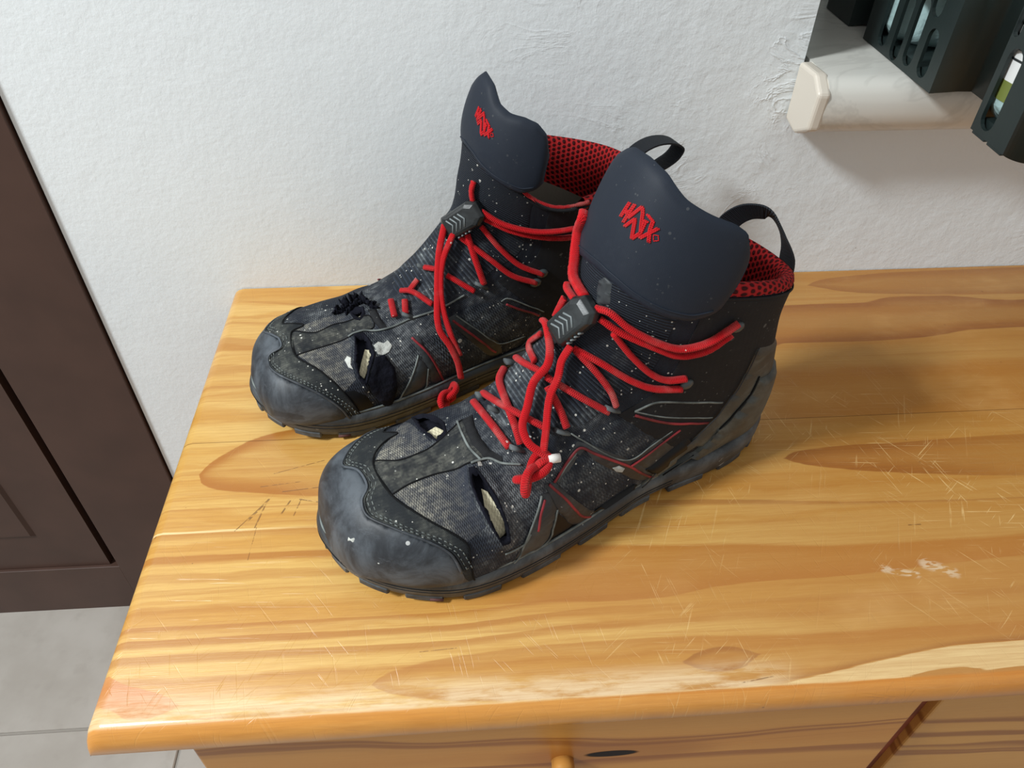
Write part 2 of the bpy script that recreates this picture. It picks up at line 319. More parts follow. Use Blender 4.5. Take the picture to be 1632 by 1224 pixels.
# ---- boot materials: uv is in cm along the upper
def boot_textile(name, base, dusty, spec=.3, rib=None, weave=(7, 7), dust=1.0, sp=.5, rough=.8, bstr=.6, vwin=None, basek=0):
    m = M(name, base, rough, spec); uv = m.coord('UV'); o = m.coord(); u_, v_, _ = m.sep(uv)
    dn = m.ma('ADD', m.mul(m.noise(o, 55, 5, .65), .7), m.mul(m.noise(o, 16, 3), .5))
    a = m.ma('SINE', m.ma('MULTIPLY', u_, 6.283*weave[0]*.5)); b = m.ma('SINE', m.ma('MULTIPLY', m.ma('ADD', v_, m.ma('MULTIPLY', m.ma('FLOOR', m.ma('MULTIPLY', u_, weave[0])), .5/weave[1])), 6.283*weave[1]))
    if rib: h = m.ma('ADD', m.mul(m.ma('SINE', m.ma('MULTIPLY', v_, 6.283*rib)), .8), m.mul(m.noise(o, 900, 2), .5))
    else: h = m.ma('ADD', m.mul(a, .25), m.ma('ADD', m.mul(b, .6), m.mul(m.noise(o, 700, 2), .6)))
    k = m.step(dn, .52, .78)
    if basek: k = m.ma('ADD', m.ma('MULTIPLY', k, 1-basek), basek)
    if vwin: k = m.mul(k, m.step(v_, vwin[1], vwin[0]))
    top = m.step(h, -.1, .7)                          # raised threads: dust and wear sit here, and ribs are painted lighter for relief
    grit = m.step(m.noise(o, 240, 3, .6), .40, .62)
    k2 = m.mul(k, m.ma('ADD', .35, m.mul(top, .65)), m.ma('ADD', .35, m.mul(grit, .75)), dust)
    c = m.mix(m.mul(top, .7 if rib else .35), base, tuple(min(1, x*(2.6 if rib else 1.9)) for x in base[:3])+(1,))  # rib tops brightened in colour, standing in for light on the relief
    c = m.mix(k2, c, dusty)
    if sp:
        s = m.ma('MAXIMUM', m.ma('MAXIMUM', m.specks(o, 460, .32, .82), m.specks(o, 260, .28, .91)), m.ma('MAXIMUM', m.specks(o, 120, .22, .96), m.step(m.noise(o, 170, 5, .72), .665, .70)))
        s = m.mul(s, m.step(m.noise(o, 24, 2), .38, .52), sp)
        c = m.mix(s, c, lin(214, 214, 206))
    m.col(c); m.bump(h, bstr, .0006); return m.m

def rubber(name, base, pale, rough=.5, sp=.5, scuff=1.0):
    m = M(name, base, rough, .5); o = m.coord()
    a = m.noise(o, 30, 6, .68, .6); b = m.noise(m.mp(o, (1, 1, 3)), 70, 5, .7)
    c = m.mix(m.mul(m.step(a, .38, .68), scuff), base, pale)
    c = m.mix(m.mul(m.step(b, .56, .74), .4*scuff), c, tuple(x*1.5 for x in pale[:3])+(1,))
    c = m.mix(m.mul(m.step(m.noise(o, 40, 3, .5, 1), .6, .7), .5), c, tuple(x*.5 for x in base[:3])+(1,))
    if sp:
        s = m.ma('MAXIMUM', m.specks(o, 170, .26, .93), m.mul(m.step(m.noise(o, 120, 4, .7), .63, .67), m.step(m.noise(o, 20, 2), .5, .6)))
        c = m.mix(m.mul(s, m.step(m.noise(o, 18, 2), .45, .6), sp), c, lin(196, 198, 196))
    m.col(c); m.rough(m.ma('ADD', rough-.08, m.mul(a, .22))); m.bump(m.ma('ADD', a, m.mul(m.noise(o, 300, 3), .25)), .25, .0008); return m.m

def lace_mat(name, rgb, dirty=.3):
    m = M(name, lin(*rgb), .85, .2); uv = m.coord('UV'); o = m.coord(); u_, v_, _ = m.sep(uv)
    m.b.inputs['Sheen Weight'].default_value = .08
    h = m.ma('ADD', m.ma('SINE', m.ma('ADD', m.ma('MULTIPLY', v_, 58), m.ma('MULTIPLY', u_, 12.566))), m.ma('SINE', m.ma('SUBTRACT', m.ma('MULTIPLY', v_, 58), m.ma('MULTIPLY', u_, 12.566))))
    c = m.mix(m.step(h, -1.6, .6), tuple(x*.7 for x in lin(*rgb)[:3])+(1,), lin(*rgb))
    c = m.mix(m.mul(m.step(m.noise(o, 60, 4), .5, .75), dirty), c, lin(190, 110, 105))
    c = m.mix(m.mul(m.specks(o, 260, .25, .95), .8), c, lin(230, 215, 205))
    m.col(c); m.bump(m.ma('ADD', h, m.mul(m.noise(o, 900, 2), 1.2)), .5, .0005); return m.m

def mesh_lining():
    m = M('red_spacer_mesh', lin(168, 30, 32), .8, .2); uv = m.coord('UV'); u_, v_, _ = m.sep(uv)
    q = m.comb(m.ma('MULTIPLY', u_, 3.4), m.ma('ADD', m.ma('MULTIPLY', v_, 2.6), m.ma('MULTIPLY', m.ma('FLOOR', m.ma('MULTIPLY', u_, 3.4)), .5)))
    fx = m.ma('SUBTRACT', m.ma('FRACT', m.sep(q)[0]), .5); fy = m.ma('SUBTRACT', m.ma('FRACT', m.sep(q)[1]), .5)
    d = m.ma('SQRT', m.ma('ADD', m.mul(fx, fx), m.mul(fy, fy)))
    c = m.mix(m.step(d, .26, .36), lin(56, 8, 10), lin(160, 30, 32)); m.col(c); m.bump(m.step(d, .2, .45), .9, .0012); return m.m

# ------------------------------------------------------------------ the room
PL = plaster()
bm = bmesh.new()
OX0, OX1, OZ0, OZ1 = .456, 1.56, TOP+.150, 1.75
for x0, x1, z0, z1 in ((-.126, OX0, 0, 2.5), (OX0, OX1, 0, OZ0), (OX0, OX1, OZ1, 2.5), (OX1, 2.6, 0, 2.5), (-2.2, -.952, 0, 2.5), (-.952, -.126, 2.03, 2.5)):
    add_box(bm, x0, x1, 0, .28, z0, z1)
bmesh.ops.remove_doubles(bm, verts=bm.verts, dist=1e-5)
tag(bm_obj('wall_back', bm, PL), kind='structure')

grout = simple('tile_grout', (150, 145, 138), .9, .2, 300, .3)
fl = box('floor', -2.2, 2.6, -2.6, .28, -.05, -.0025, grout, bev=0); tag(fl, kind='structure')
tm = tile_mat(); tme = None; TS = .330
for i in range(-6, 8):
    for j in range(-7, 1):
        x0 = -.14+i*TS; y1 = -.16+TS+j*TS-TS
        y0, x1, yt = y1, x0+TS, min(y1+TS, 0.0)
        if j == 0: y0, yt = -.16, .0
        if tme is None or j == 0:
            bm = bmesh.new(); add_box(bm, .0015, TS-.0015, .0015, yt-y0-.0015, -.006, 0, .0012, 1)
            me = bpy.data.meshes.new('tile'); bm.to_mesh(me); bm.free(); me.materials.append(tm)
            if j != 0: tme = me
        else: me = tme
        o = bpy.data.objects.new('tile', me); C.objects.link(o); o.parent = fl; o.location = (x0, y0, 0)

# brown framed door beside the chest
brown = simple('dark_brown_varnish', (70, 50, 42), .45, .35, 90, .06, .12, 14)
groove = simple('door_groove', (30, 20, 17), .6, .3)
dr = empty('door_1', (-.128, .0, 0)); tag(dr, kind='structure')
box('stile', -.105, 0, -.004, .034, 0, 2.02, brown, dr, .0006)
box('stile', -.82, -.715, -.004, .034, 0, 2.02, brown, dr, .0006)
for z0, z1 in ((0, .088), (1.02, 1.13), (1.90, 2.02)): box('rail', -.7155, -.1045, -.004, .034, z0, z1, brown, dr, .0006)
for z0, z1 in ((.088, 1.02), (1.13, 1.90)):
    box('panel_backing', -.7155, -.1045, .012, .026, z0, z1, groove, dr, 0)
    bm = bmesh.new(); a0, a1, b0, b1 = -.704, -.116, z0+.001, z1-.008
    V = [(a0, .012, b0), (a1, .012, b0), (a1, .012, b1), (a0, .012, b1)]; V += [(x, .000, z) for x, _, z in V]
    i_ = .062; V += [(a0+i_, .000, b0+i_), (a1-i_, .000, b0+i_), (a1-i_, .000, b1-i_), (a0+i_, .000, b1-i_)]
    V += [(a0+i_+.004, -.003, b0+i_+.004), (a1-i_-.004, -.003, b0+i_+.004), (a1-i_-.004, -.003, b1-i_-.004), (a0+i_+.004, -.003, b1-i_-.004)]
    F = [(3, 2, 1, 0)]
    for k in range(3):
        for e in range(4): F.append((k*4+e, k*4+(e+1) % 4, k*4+4+(e+1) % 4, k*4+4+e))
    F.append((12, 13, 14, 15))
    mesh('panel', V, F, brown, dr, False)

# window niche: sill board with its end cap, frame and pane
SM = sill_mat(); CAPM = simple('cream_plastic_cap', (212, 204, 191), .4, .5)
si = empty('window_sill', (.456, 0, TOP+.145)); tag(si, 'pale marbled windowsill board with rounded nose jutting from the white wall', 'windowsill')
prof = [(.26, .044), (.26, .005), (.004, .005), (-.004, 0.0005), (-.020, 0.0), (-.027, .001), (-.033, .0035), (-.038, .008), (-.0415, .014), (-.043, .021), (-.0432, .028), (-.0425, .034), (-.040, .039), (-.0365, .042), (-.032, .0435), (-.027, .044)]
def extrude_x(prof, x0, x1):
    n = len(prof); V = [(x0, a, b) for a, b in prof]+[(x1, a, b) for a, b in prof]
    return V, [tuple(range(n-1, -1, -1)), tuple(range(n, 2*n))]+[(k, (k+1) % n, n+(k+1) % n, n+k) for k in range(n)]
V, F = extrude_x([(a, b) for a, b in prof], .005, 1.10)
o = mesh('board', V, F, SM, si, True); md = o.modifiers.new('b', 'EDGE_SPLIT'); md.split_angle = math.radians(40)
cp = [(.0, .0435), (.0, .0), (-.021, -.003), (-.042, .008), (-.0445, .036), (-.030, .0455)]
V, F = extrude_x(cp, -.0035, .0065)
o = mesh('end_cap', V, F, CAPM, si, False); md = o.modifiers.new('b', 'BEVEL'); md.width = .0028; md.segments = 3
wf = empty('window_1', (0, .24, 0)); tag(wf, kind='structure')
wm = simple('white_window_frame', (225, 225, 222), .4)
gm = M('window_pane', (.6, .7, .7, 1), .05); gm.b.inputs['Transmission Weight'].default_value = .9
for x0, x1, z0, z1 in ((OX0, OX0+.06, TOP+.19, OZ1), (OX1-.06, OX1, TOP+.19, OZ1), (OX0+.06, OX1-.06, TOP+.19, TOP+.25), (OX0+.06, OX1-.06, OZ1-.06, OZ1)):
    box('frame', x0, x1, 0, .035, z0, z1, wm, wf, .003)
box('pane', OX0+.06, OX1-.06, .014, .020, TOP+.25, OZ1-.06, gm.m, wf, 0)

# ------------------------------------------------------------------ pine chest
ch = empty('pine_chest', (0, 0, 0)); tag(ch, 'low honey coloured pine chest with worn lacquered top under the boots', 'chest')
WT = wood_top(); W = .98
def top_board(y0, y1, front):
    z1 = TOP; z0 = TOP-.022; r = .008
    pr = []
    if front: pr += [(y0+.002, z0), (y0, z0+.004), (y0, z1-.010), (y0+.0012, z1-.006), (y0+.0035, z1-.0025), (y0+.008, z1)]
    else: pr += [(y0, z0), (y0, z1)]
    pr += [(y1, z1), (y1, z0)]
    n = len(pr); xs = [-.004, -.0035, -.002, .001, .005]; ins = [.0085, .006, .0035, .0012, 0]
    V = []; F = []
    cols = list(zip(xs, ins))+[(W, 0)]
    for x, dz in cols:
        for a, b in pr:
            V.append((x, a, max(z0, b-dz) if b > z0+.006 else b))
    for k in range(len(cols)-1):
        for e in range(n): F.append((k*n+e, k*n+(e+1) % n, (k+1)*n+(e+1) % n, (k+1)*n+e))
    F.append(tuple(range(n-1, -1, -1))); F.append(tuple((len(cols)-1)*n+e for e in range(n)))
    o = mesh('top_board', V, F, WT, ch, True); md = o.modifiers.new('e', 'EDGE_SPLIT'); md.split_angle = math.radians(50)
top_board(-.184885, -.001, False); top_board(-.387, -.185115, True)
PR = simple('reddish_stained_pine', (126, 64, 42), .5, .4, 40, .1, .35, 30); P1, P2, P3 = pine('pine_drawer', 1.3, 1.0, (.277, TOP-.089)), pine('pine_drawer_pale', 5.1, .92), pine('pine_carcass', 9.4, .82)
box('side_panel', .0375, .0575, -.3565, -.004, 0, TOP-.0225, P3, ch, .001)
box('side_panel', .936, .956, -.356, -.004, 0, TOP-.0225, P3, ch, .001)
box('divider', .455, .490, -.3595, -.012, .05, TOP-.0225, PR, ch, .001)
box('back_panel', .058, .9355, -.0115, -.004, .03, TOP-.0225, P3, ch, 0)
box('plinth', .058, .9355, -.335, -.315, 0, .05, P3, ch, .001)
box('bottom_shelf', .058, .4545, -.33, -.012, .051, .066, P3, ch, 0); box('bottom_shelf', .4905, .9355, -.33, -.012, .051, .066, P3, ch, 0)
knob_prof = [(0, 0), (.007, 0), (.007, .006), (.0065, .010), (.010, .014), (.0145, .018), (.0155, .022), (.014, .026), (.009, .029), (0, .030)]
def knob(cx, cz, parent, y):
    V = []; F = []; n = 20
    for r, h in knob_prof:
        for k in range(n): a = 2*math.pi*k/n; V.append((cx+r*math.cos(a), y-h, cz+r*math.sin(a)))
    for j in range(len(knob_prof)-1):
        for k in range(n): F.append((j*n+k, j*n+(k+1) % n, (j+1)*n+(k+1) % n, (j+1)*n+k))
    mesh('knob', V, F, P2, parent, True)
for x0, x1, yf, kind, m_ in ((.038, .457, -.3765, 0, P1), (.484, .9555, -.366, 1, P2)):
    for r, (z0, z1) in enumerate(((TOP-.205, TOP-.0235), (.245-.18, TOP-.208))):
        d = box('drawer_front', x0, x1, yf, -.357, z0, z1, m_, ch, .0015)
        bm = bmesh.new(); add_box(bm, x0+.03, x1-.03, -.356, -.03, z0+.01, z1-.03); bm_obj('drawer_box', bm, P3, d)
        knob(.247 if kind == 0 else .72, TOP-.094 if r == 0 else (z0+z1)/2, d, yf)

# ------------------------------------------------------------------ bottle crate on the sill
CG = M('dark_green_plastic', lin(30, 40, 40), .42, .45); v = CG.coord(); CG.bump(CG.noise(v, 260, 3), .12, .0006)
CG.col(CG.mix(CG.step(CG.noise(v, 12, 3), .3, .7), lin(24, 34, 34), lin(32, 43, 42))); CG = CG.m
CX, CZ = .519, TOP+.1895
cr = empty('bottle_crate', (CX, 0, CZ)); tag(cr, 'dark green slotted plastic bottle crate standing on the windowsill', 'crate')
CH = .27
def slot(cy, cz, wd, ht, n=8):
    r = wd/2; h = ht/2-r; P = []
    for k in range(n+1): a = math.pi*k/n; P.append((cy+r*math.cos(a), cz+h+r*math.sin(a)))
    for k in range(n+1): a = math.pi+math.pi*k/n; P.append((cy+r*math.cos(a), cz-h+r*math.sin(a)))
    return P
def plate(name, rect, slots, mapf, th, parent):
    """a plastic wall with slots cut right through: rect (a0,a1,z0,z1) in wall coordinates"""
    a0, a1, z0, z1 = rect; loops = [[(a0, z0), (a1, z0), (a1, z1), (a0, z1)]]+slots
    pts = [Vector(p) for L in loops for p in L]; ed = []; o = 0; fc = []
    for L in loops: ed += [(o+k, o+(k+1) % len(L)) for k in range(len(L))]; o += len(L)
    vo, eo, fo, _, _, _ = delaunay_2d_cdt(pts, ed, [], 0, 1e-6)
    inside = lambda c: not any(pip(c, s) for s in slots)
    T = [f for f in fo if inside((sum(vo[i].x for i in f)/3, sum(vo[i].y for i in f)/3))]
    V = [mapf(p.x, p.y, 0) for p in vo]+[mapf(p.x, p.y, th) for p in vo]; n = len(vo)
    cnt = {}
    for f in T:
        for k in range(3): e = (f[k], f[(k+1) % 3]); cnt[e] = 1
    F = [tuple(f) for f in T]+[tuple(i+n for i in reversed(f)) for f in T]+[(b, a, a+n, b+n) for a, b in cnt if (b, a) not in cnt]
    ob = mesh(name, V, F, CG, parent, False); bmf = bmesh.new(); bmf.from_mesh(ob.data); bmesh.ops.recalc_face_normals(bmf, faces=bmf.faces); bmf.to_mesh(ob.data); bmf.free()
    return ob
def pip(p, poly):
    x, y = p; c = False; n = len(poly)
    for i in range(n):
        (x1, y1), (x2, y2) = poly[i], poly[i-1]
        if (y1 > y) != (y2 > y) and x < (x2-x1)*(y-y1)/(y2-y1)+x1: c = not c
    return c
side = lambda y, z, t: (t, y, z)
front = lambda x, z, t: (x, -.171+t, z)
bmk = lambda x, z, t: (x, .131-t, z)
T_ = .0026
plate('side_wall', (-.066, .044, 0, CH), [slot(.016, .029, .0135, .050), slot(-.006, .024, .0135, .046), slot(-.0255, .027, .0135, .046), slot(-.0475, .020, .0135, .032),
      slot(-.040, .062, .0135, .042), slot(.016, .092, .011, .05), slot(-.006, .088, .011, .05), slot(-.0255, .085, .011, .05), slot(-.046, .105, .011, .03)], side, T_, cr)
plate('side_wall', (-.158, -.121, 0, CH), [slot(-.133, .028, .0135, .048), slot(-.1245, .076, .006, .04), slot(-.147, .11, .010, .05)], side, T_, cr)
plate('side_wall', (.073, .119, 0, CH), [slot(.09, .05, .011, .05), slot(.105, .05, .011, .05)], side, T_, cr)
for ya, yb in ((-.121, -.066), (.044, .073)):        # the waists between the bulged walls
    n = 14; P = []
    for k in range(n+1):
        f = k/n; P.append((.024*min(1, 2.6*math.sin(math.pi*f))**.8 if 0 < f < 1 else 0, ya+(yb-ya)*f))
    V = []; F = []
    for d in (0, T_):
        for x, y in P: V += [(x+d, y, .004*(x/.024)), (x+d, y, CH)]
    m_ = 2*(n+1)
    for k in range(n):
        a = 2*k; F += [(a, a+1, a+3, a+2), (m_+a, m_+a+2, m_+a+3, m_+a+1), (a, a+2, m_+a+2, m_+a), (a+1, m_+a+1, m_+a+3, a+3)]
    mesh('waist_wall', V, F, CG, cr, True)
def corner(cx, cy, a0, a1):
    V = []; F = []; n = 8; R = .013
    for k in range(n+1):
        a = a0+(a1-a0)*k/n
        for r in (R, R-T_):
            for z in (0, CH): V.append((cx+r*math.cos(a), cy+r*math.sin(a), z))
    for k in range(n):
        a = 4*k; F += [(a, a+4, a+5, a+1), (a+2, a+3, a+7, a+6), (a, a+2, a+6, a+4), (a+1, a+5, a+7, a+3)]
    mesh('corner_post', V, F, CG, cr, True)
corner(.013, -.158, math.pi, 1.5*math.pi); corner(.387, -.158, 1.5*math.pi, 2*math.pi); corner(.013, .118, .5*math.pi, math.pi); corner(.387, .118, 0, .5*math.pi)
fs = [slot(.05+.05*k, .03, .011, .045) for k in range(7)]+[slot(.05+.05*k, .10, .011, .06) for k in range(7)]
plate('end_wall', (.013, .387, 0, CH), fs, front, T_, cr); plate('end_wall', (.013, .387, 0, CH), fs, bmk, T_, cr)
plate('side_wall', (-.158, .118, 0, CH), [slot(-.13+.04*k, .05, .011, .06) for k in range(7)], lambda y, z, t: (.400-t, y, z), T_, cr)
bm = bmesh.new()
for a0, a1, c0, c1 in ((.028, .396, -.166, .126), (.0045, .0285, -.064, .042), (.0045, .0285, -.158, -.123), (.0045, .0285, .075, .119)): add_box(bm, a0, a1, c0, c1, .002, .008)
bm_obj('base', bm, CG, cr)
for k in range(1): box('cell_divider', .03, .37, .0635, .0665, .0085, .16, CG, cr, 0)
for a0, a1 in ((-.155, -.1395), (-.1365, -.1225)): box('foot_rib', .0008, .0035, a0, a1, -.0022, -.0004, CG, cr, .0005)

GW = M('clear_bottle_plastic', lin(186, 216, 216), .1, .6); GW.b.inputs['Transmission Weight'].default_value = .22; GW.b.inputs['IOR'].default_value = 1.2
v = GW.coord(); GW.bump(GW.noise(v, 75, 3, .5, .6), .7, .004); GW = GW.m
LB = M('printed_white_label', lin(226, 228, 226), .45); z = LB.sep(LB.coord())[2]
ln = LB.step(LB.ma('ABSOLUTE', LB.ma('SUBTRACT', LB.ma('FRACT', LB.ma('MULTIPLY', z, 170)), .5)), .34, .42); zone = LB.mul(LB.step(z, .034, .0345), LB.step(z, .056, .0555))
LB.col(LB.mix(LB.mul(ln, zone), LB.mix(LB.mul(LB.step(z, .0235, .023)), LB.mix(LB.step(z, .062, .0625), lin(226, 228, 226), lin(226, 228, 226)), lin(112, 122, 60)), lin(40, 44, 46))); LB = LB.m
CAPB = simple('white_bottle_cap', (214, 218, 220), .4)
def bottle(name, x, y, label, lab=None, r=.033, h=.24):
    e = empty(name, (CX+x, y, CZ+.009)); tag(e, label, 'bottle', None)
    pr = [(0, .006), (.55*r, .002), (.86*r, 0), (r, .008), (r, .055), (.94*r, .062), (r, .07), (r, .105), (.95*r, .112), (r, .12), (r, .15), (.9*r, .172), (.6*r, .195), (.40*r, .208), (.38*r, .225), (.38*r, .232)]
    V = []; F = []; n = 24
    for q, zz in pr:
        for k in range(n): a = 2*math.pi*k/n; V.append((q*math.cos(a), q*math.sin(a), zz))
    for j in range(len(pr)-1):
        for k in range(n): F.append((j*n+k, j*n+(k+1) % n, (j+1)*n+(k+1) % n, (j+1)*n+k))
    mesh('bottle_body', V, F, GW, e, True)
    def ring(nm, z0, z1, rr, m_, top=False):
        V = [(rr*math.cos(2*math.pi*k/n), rr*math.sin(2*math.pi*k/n), zz) for zz in (z0, z1) for k in range(n)]
        F = [(k, (k+1) % n, n+(k+1) % n, n+k) for k in range(n)]
        if top: F += [tuple(range(n, 2*n))]
        mesh(nm, V, F, m_, e, True)
    ring('screw_cap', .218, .238, .46*r, CAPB, True)
    if lab: ring('label', .012, .088, r+.0006, LB)
    return e
bottle('water_bottle', .107, -.030, 'clear bottle seen through the slots of the green crate, further back inside')
bottle('water_bottle', .0376, .024, 'clear bottle right behind the lower slots of the green crate')
bottle('labelled_bottle', .0378, -.127, 'bottle with white and olive striped label behind the front corner slots of the crate', True)

# ---------- boot surfaces (local cm: s towards the toe, t to the wearer's left, z up) ----------
RINGS = [  # back/bottom (s,z), top/front (s,z), half width lateral, medial, widest point, bottom and top exponents, sideways shift, fullness (ds,dz)
 (30.55,2.0, 30.5,3.6, 1.5,1.5,.45,2.2,2.2,-.6, 0,0),
 (30.0,1.4, 29.9,4.9, 3.0,3.2,.40,2.6,2.4,-.5, 0,0),
 (29.0,1.2, 28.8,6.0, 3.9,4.3,.36,2.8,2.4,-.3, 0,0),
 (27.0,1.0, 26.8,6.7, 5.0,5.1,.32,3.2,2.4,-.1, 0,0),
 (24.5,.9, 24.0,6.9, 5.6,5.4,.30,3.6,2.2,0, 0,.15),
 (21.5,.9, 21.3,7.3, 5.6,5.2,.30,3.8,2.0,0, .4,.5),
 (18.0,.9, 19.2,8.1, 5.15,4.7,.31,3.8,1.9,0, .8,.9),
 (14.5,.9, 17.6,9.2, 4.65,4.3,.33,3.6,1.9,0, 1.1,1.1),
 (11.0,1.0, 16.3,10.4,4.3,4.0,.36,3.2,1.9,0, 1.4,1.1),
 (7.5,1.1, 15.3,11.5,4.0,3.8,.40,2.8,1.9,0, 1.5,.9),
 (4.0,1.2, 14.7,12.3,3.75,3.6,.42,2.5,1.9,0, 1.5,.8),
 (1.3,1.5, 14.4,13.1, 3.65,3.6,.44,2.3,2.0,0, 1.4,.7),
 (0.5,3.6, 14.3,13.9, 3.65,3.6,.46,2.2,2.0,0, 1.2,.6),
 (0.5,6.2, 14.2,14.7, 3.75,3.75,.47,2.1,2.1,0, 1.0,.4),
 (1.0,8.8, 14.0,15.4, 3.95,3.95,.48,2.1,2.2,0, .8,.3),
 (1.4,11.4,13.9,16.2, 4.1,4.1,.48,2.1,2.2,0, .6,.1),
 (1.2,13.6,13.8,17.0, 4.25,4.25,.48,2.1,2.3,0, .45,0)]
SUB, NU = 10, 192
def _cr(rows, x):
    rows = np.asarray(rows, float); n = len(rows)
    i = np.clip(np.floor(x).astype(int), 0, n-2); f = (x-i)[:, None]
    g = lambda k: rows[np.clip(k, 0, n-1)]
    a, b, c, d = g(i-1), g(i), g(i+1), g(i+2)
    return b + .5*f*((c-a) + f*((2*a-5*b+4*c-d) + f*(3*(b-c)+d-a)))
class Upper:
    def __init__(self, sgn):
        self.sgn = sgn
        n = len(RINGS); nv = (n-1)*SUB+1
        R = _cr(RINGS, np.linspace(0, n-1, nv))
        u = np.arange(NU)/NU; ph = 2*np.pi*u
        sn, cs = np.sin(ph), -np.cos(ph)
        P = np.zeros((nv, NU, 3))
        for j, (bs, bz, ts, tz, wl, wm, k, nb, nt, t0, fs, fz) in enumerate(R):
            fl = 1.0 if sgn > 0 else .35; ts += fs*fl; tz += fz*fl
            if sgn < 0: tz += float(np.interp(j/SUB, [0, 1, 2, 3, 4, 5, 6, 7, 9], [0, -.1, -.35, -.65, -.8, -.75, -.6, -.4, 0]))   # the flattened, gaping boot
            e = np.where(cs < 0, nb, nt)
            a = np.sign(cs)*np.abs(cs)**(2/e); l = np.sign(sn)*np.abs(sn)**(2/e)
            ms, mz = bs+(ts-bs)*k, bz+(tz-bz)*k
            P[j, :, 0] = np.where(a < 0, ms+(ms-bs)*a, ms+(ts-ms)*a)
            P[j, :, 2] = np.where(a < 0, mz+(mz-bz)*a, mz+(tz-mz)*a)
            P[j, :, 1] = t0+np.where(l > 0, wl, wm)*l
            v = j/(nv-1); w = max(0, (v-.8)/.2)**2
            P[j, :, 2] += w*(.7*np.abs(sn)**2 if sgn > 0 else -.5*np.abs(sn)**2-1.7*np.exp(-((u-.70)/.085)**2))
        P[:, :, 1] *= sgn
        self.P = P; self.nv = nv
        du = np.roll(P, -1, 1)-np.roll(P, 1, 1); dv = np.gradient(P, axis=0)
        N = np.cross(du, dv)*-sgn; L = np.linalg.norm(N, axis=2, keepdims=True); L[L == 0] = 1
        N /= L
        if (N[nv//2, NU//4, 1]*sgn) < 0: N = -N
        self.N = N
    def ev(self, u, v, h=0):
        u = np.atleast_1d(np.asarray(u, float)) % 1*NU; v = np.clip(np.atleast_1d(np.asarray(v, float)), 0, 1)*(self.nv-1)
        i = np.floor(u).astype(int) % NU; i2 = (i+1) % NU; fu = (u-np.floor(u))[:, None]
        j = np.clip(np.floor(v).astype(int), 0, self.nv-2); fv = (v-j)[:, None]
        L = lambda G: (G[j, i]*(1-fu)+G[j, i2]*fu)*(1-fv)+(G[j+1, i]*(1-fu)+G[j+1, i2]*fu)*fv
        n = L(self.N); n /= np.linalg.norm(n, axis=1, keepdims=True)
        return L(self.P)+n*np.broadcast_to(np.asarray(h, float), (len(n),))[:, None]
# the smooth padded flap at the head of the tongue: angle a (deg, + = lateral), f = 0 bottom .. 1 top
FA = [-80, -74, -64, -52, -38, -24, -10, 4, 18, 34, 50, 64, 74, 80]
FT = [17.5, 18.9, 19.7, 20.2, 20.9, 22.0, 22.6, 22.7, 22.4, 21.5, 20.9, 20.4, 19.7, 18.0]
FTF = [17.5, 18.9, 19.6, 19.9, 20.0, 20.4, 21.3, 21.6, 20.6, 18.8, 17.5, 16.7, 16.5, 16.4]      # the other boot's flap is creased lower
FBm = [15.8, 15.3, 15.1, 15.4, 15.8, 16.2, 16.6, 16.8, 16.6, 16.1, 15.5, 15.1, 15.3, 15.8]
_FX = np.linspace(-80, 80, 321)
def _soft(y, wd=9):
    k = np.hanning(2*wd+1); k /= k.sum(); q = np.interp(_FX, FA, y); return np.convolve(np.pad(q, wd, mode='reflect', reflect_type='odd'), k, 'valid')
_FTs, _FTf, _FBs = _soft(FT), _soft(FTF, 6), _soft(FBm)
def flap(sgn, a, f, h=0):
    a = np.asarray(a, float); f = np.asarray(f, float)
    zt = np.interp(a, _FX, _FTs if sgn > 0 else _FTf); zb = np.interp(a, _FX, _FBs)
    z = zb+(zt-zb)*f; r = np.radians(np.where(a > 0, a*1.06, a) if sgn > 0 else np.where(a < 0, a*.84, a))
    lean = .16*(z-15)+.012*(z-15)**2
    bul = .3*np.sin(np.clip(f, 0, 1)*np.pi)**.7
    ax = 6.05+bul+h; at = 4.4+bul*.6+h
    c, s_ = np.cos(r), np.sin(r)
    e = 2/2.3
    P = np.stack([7.95+(.5*(1-f) if sgn > 0 else 0*f)-lean+ax*np.sign(c)*np.abs(c)**e, sgn*at*np.sign(s_)*np.abs(s_)**e, z+0*a], -1)
    return P

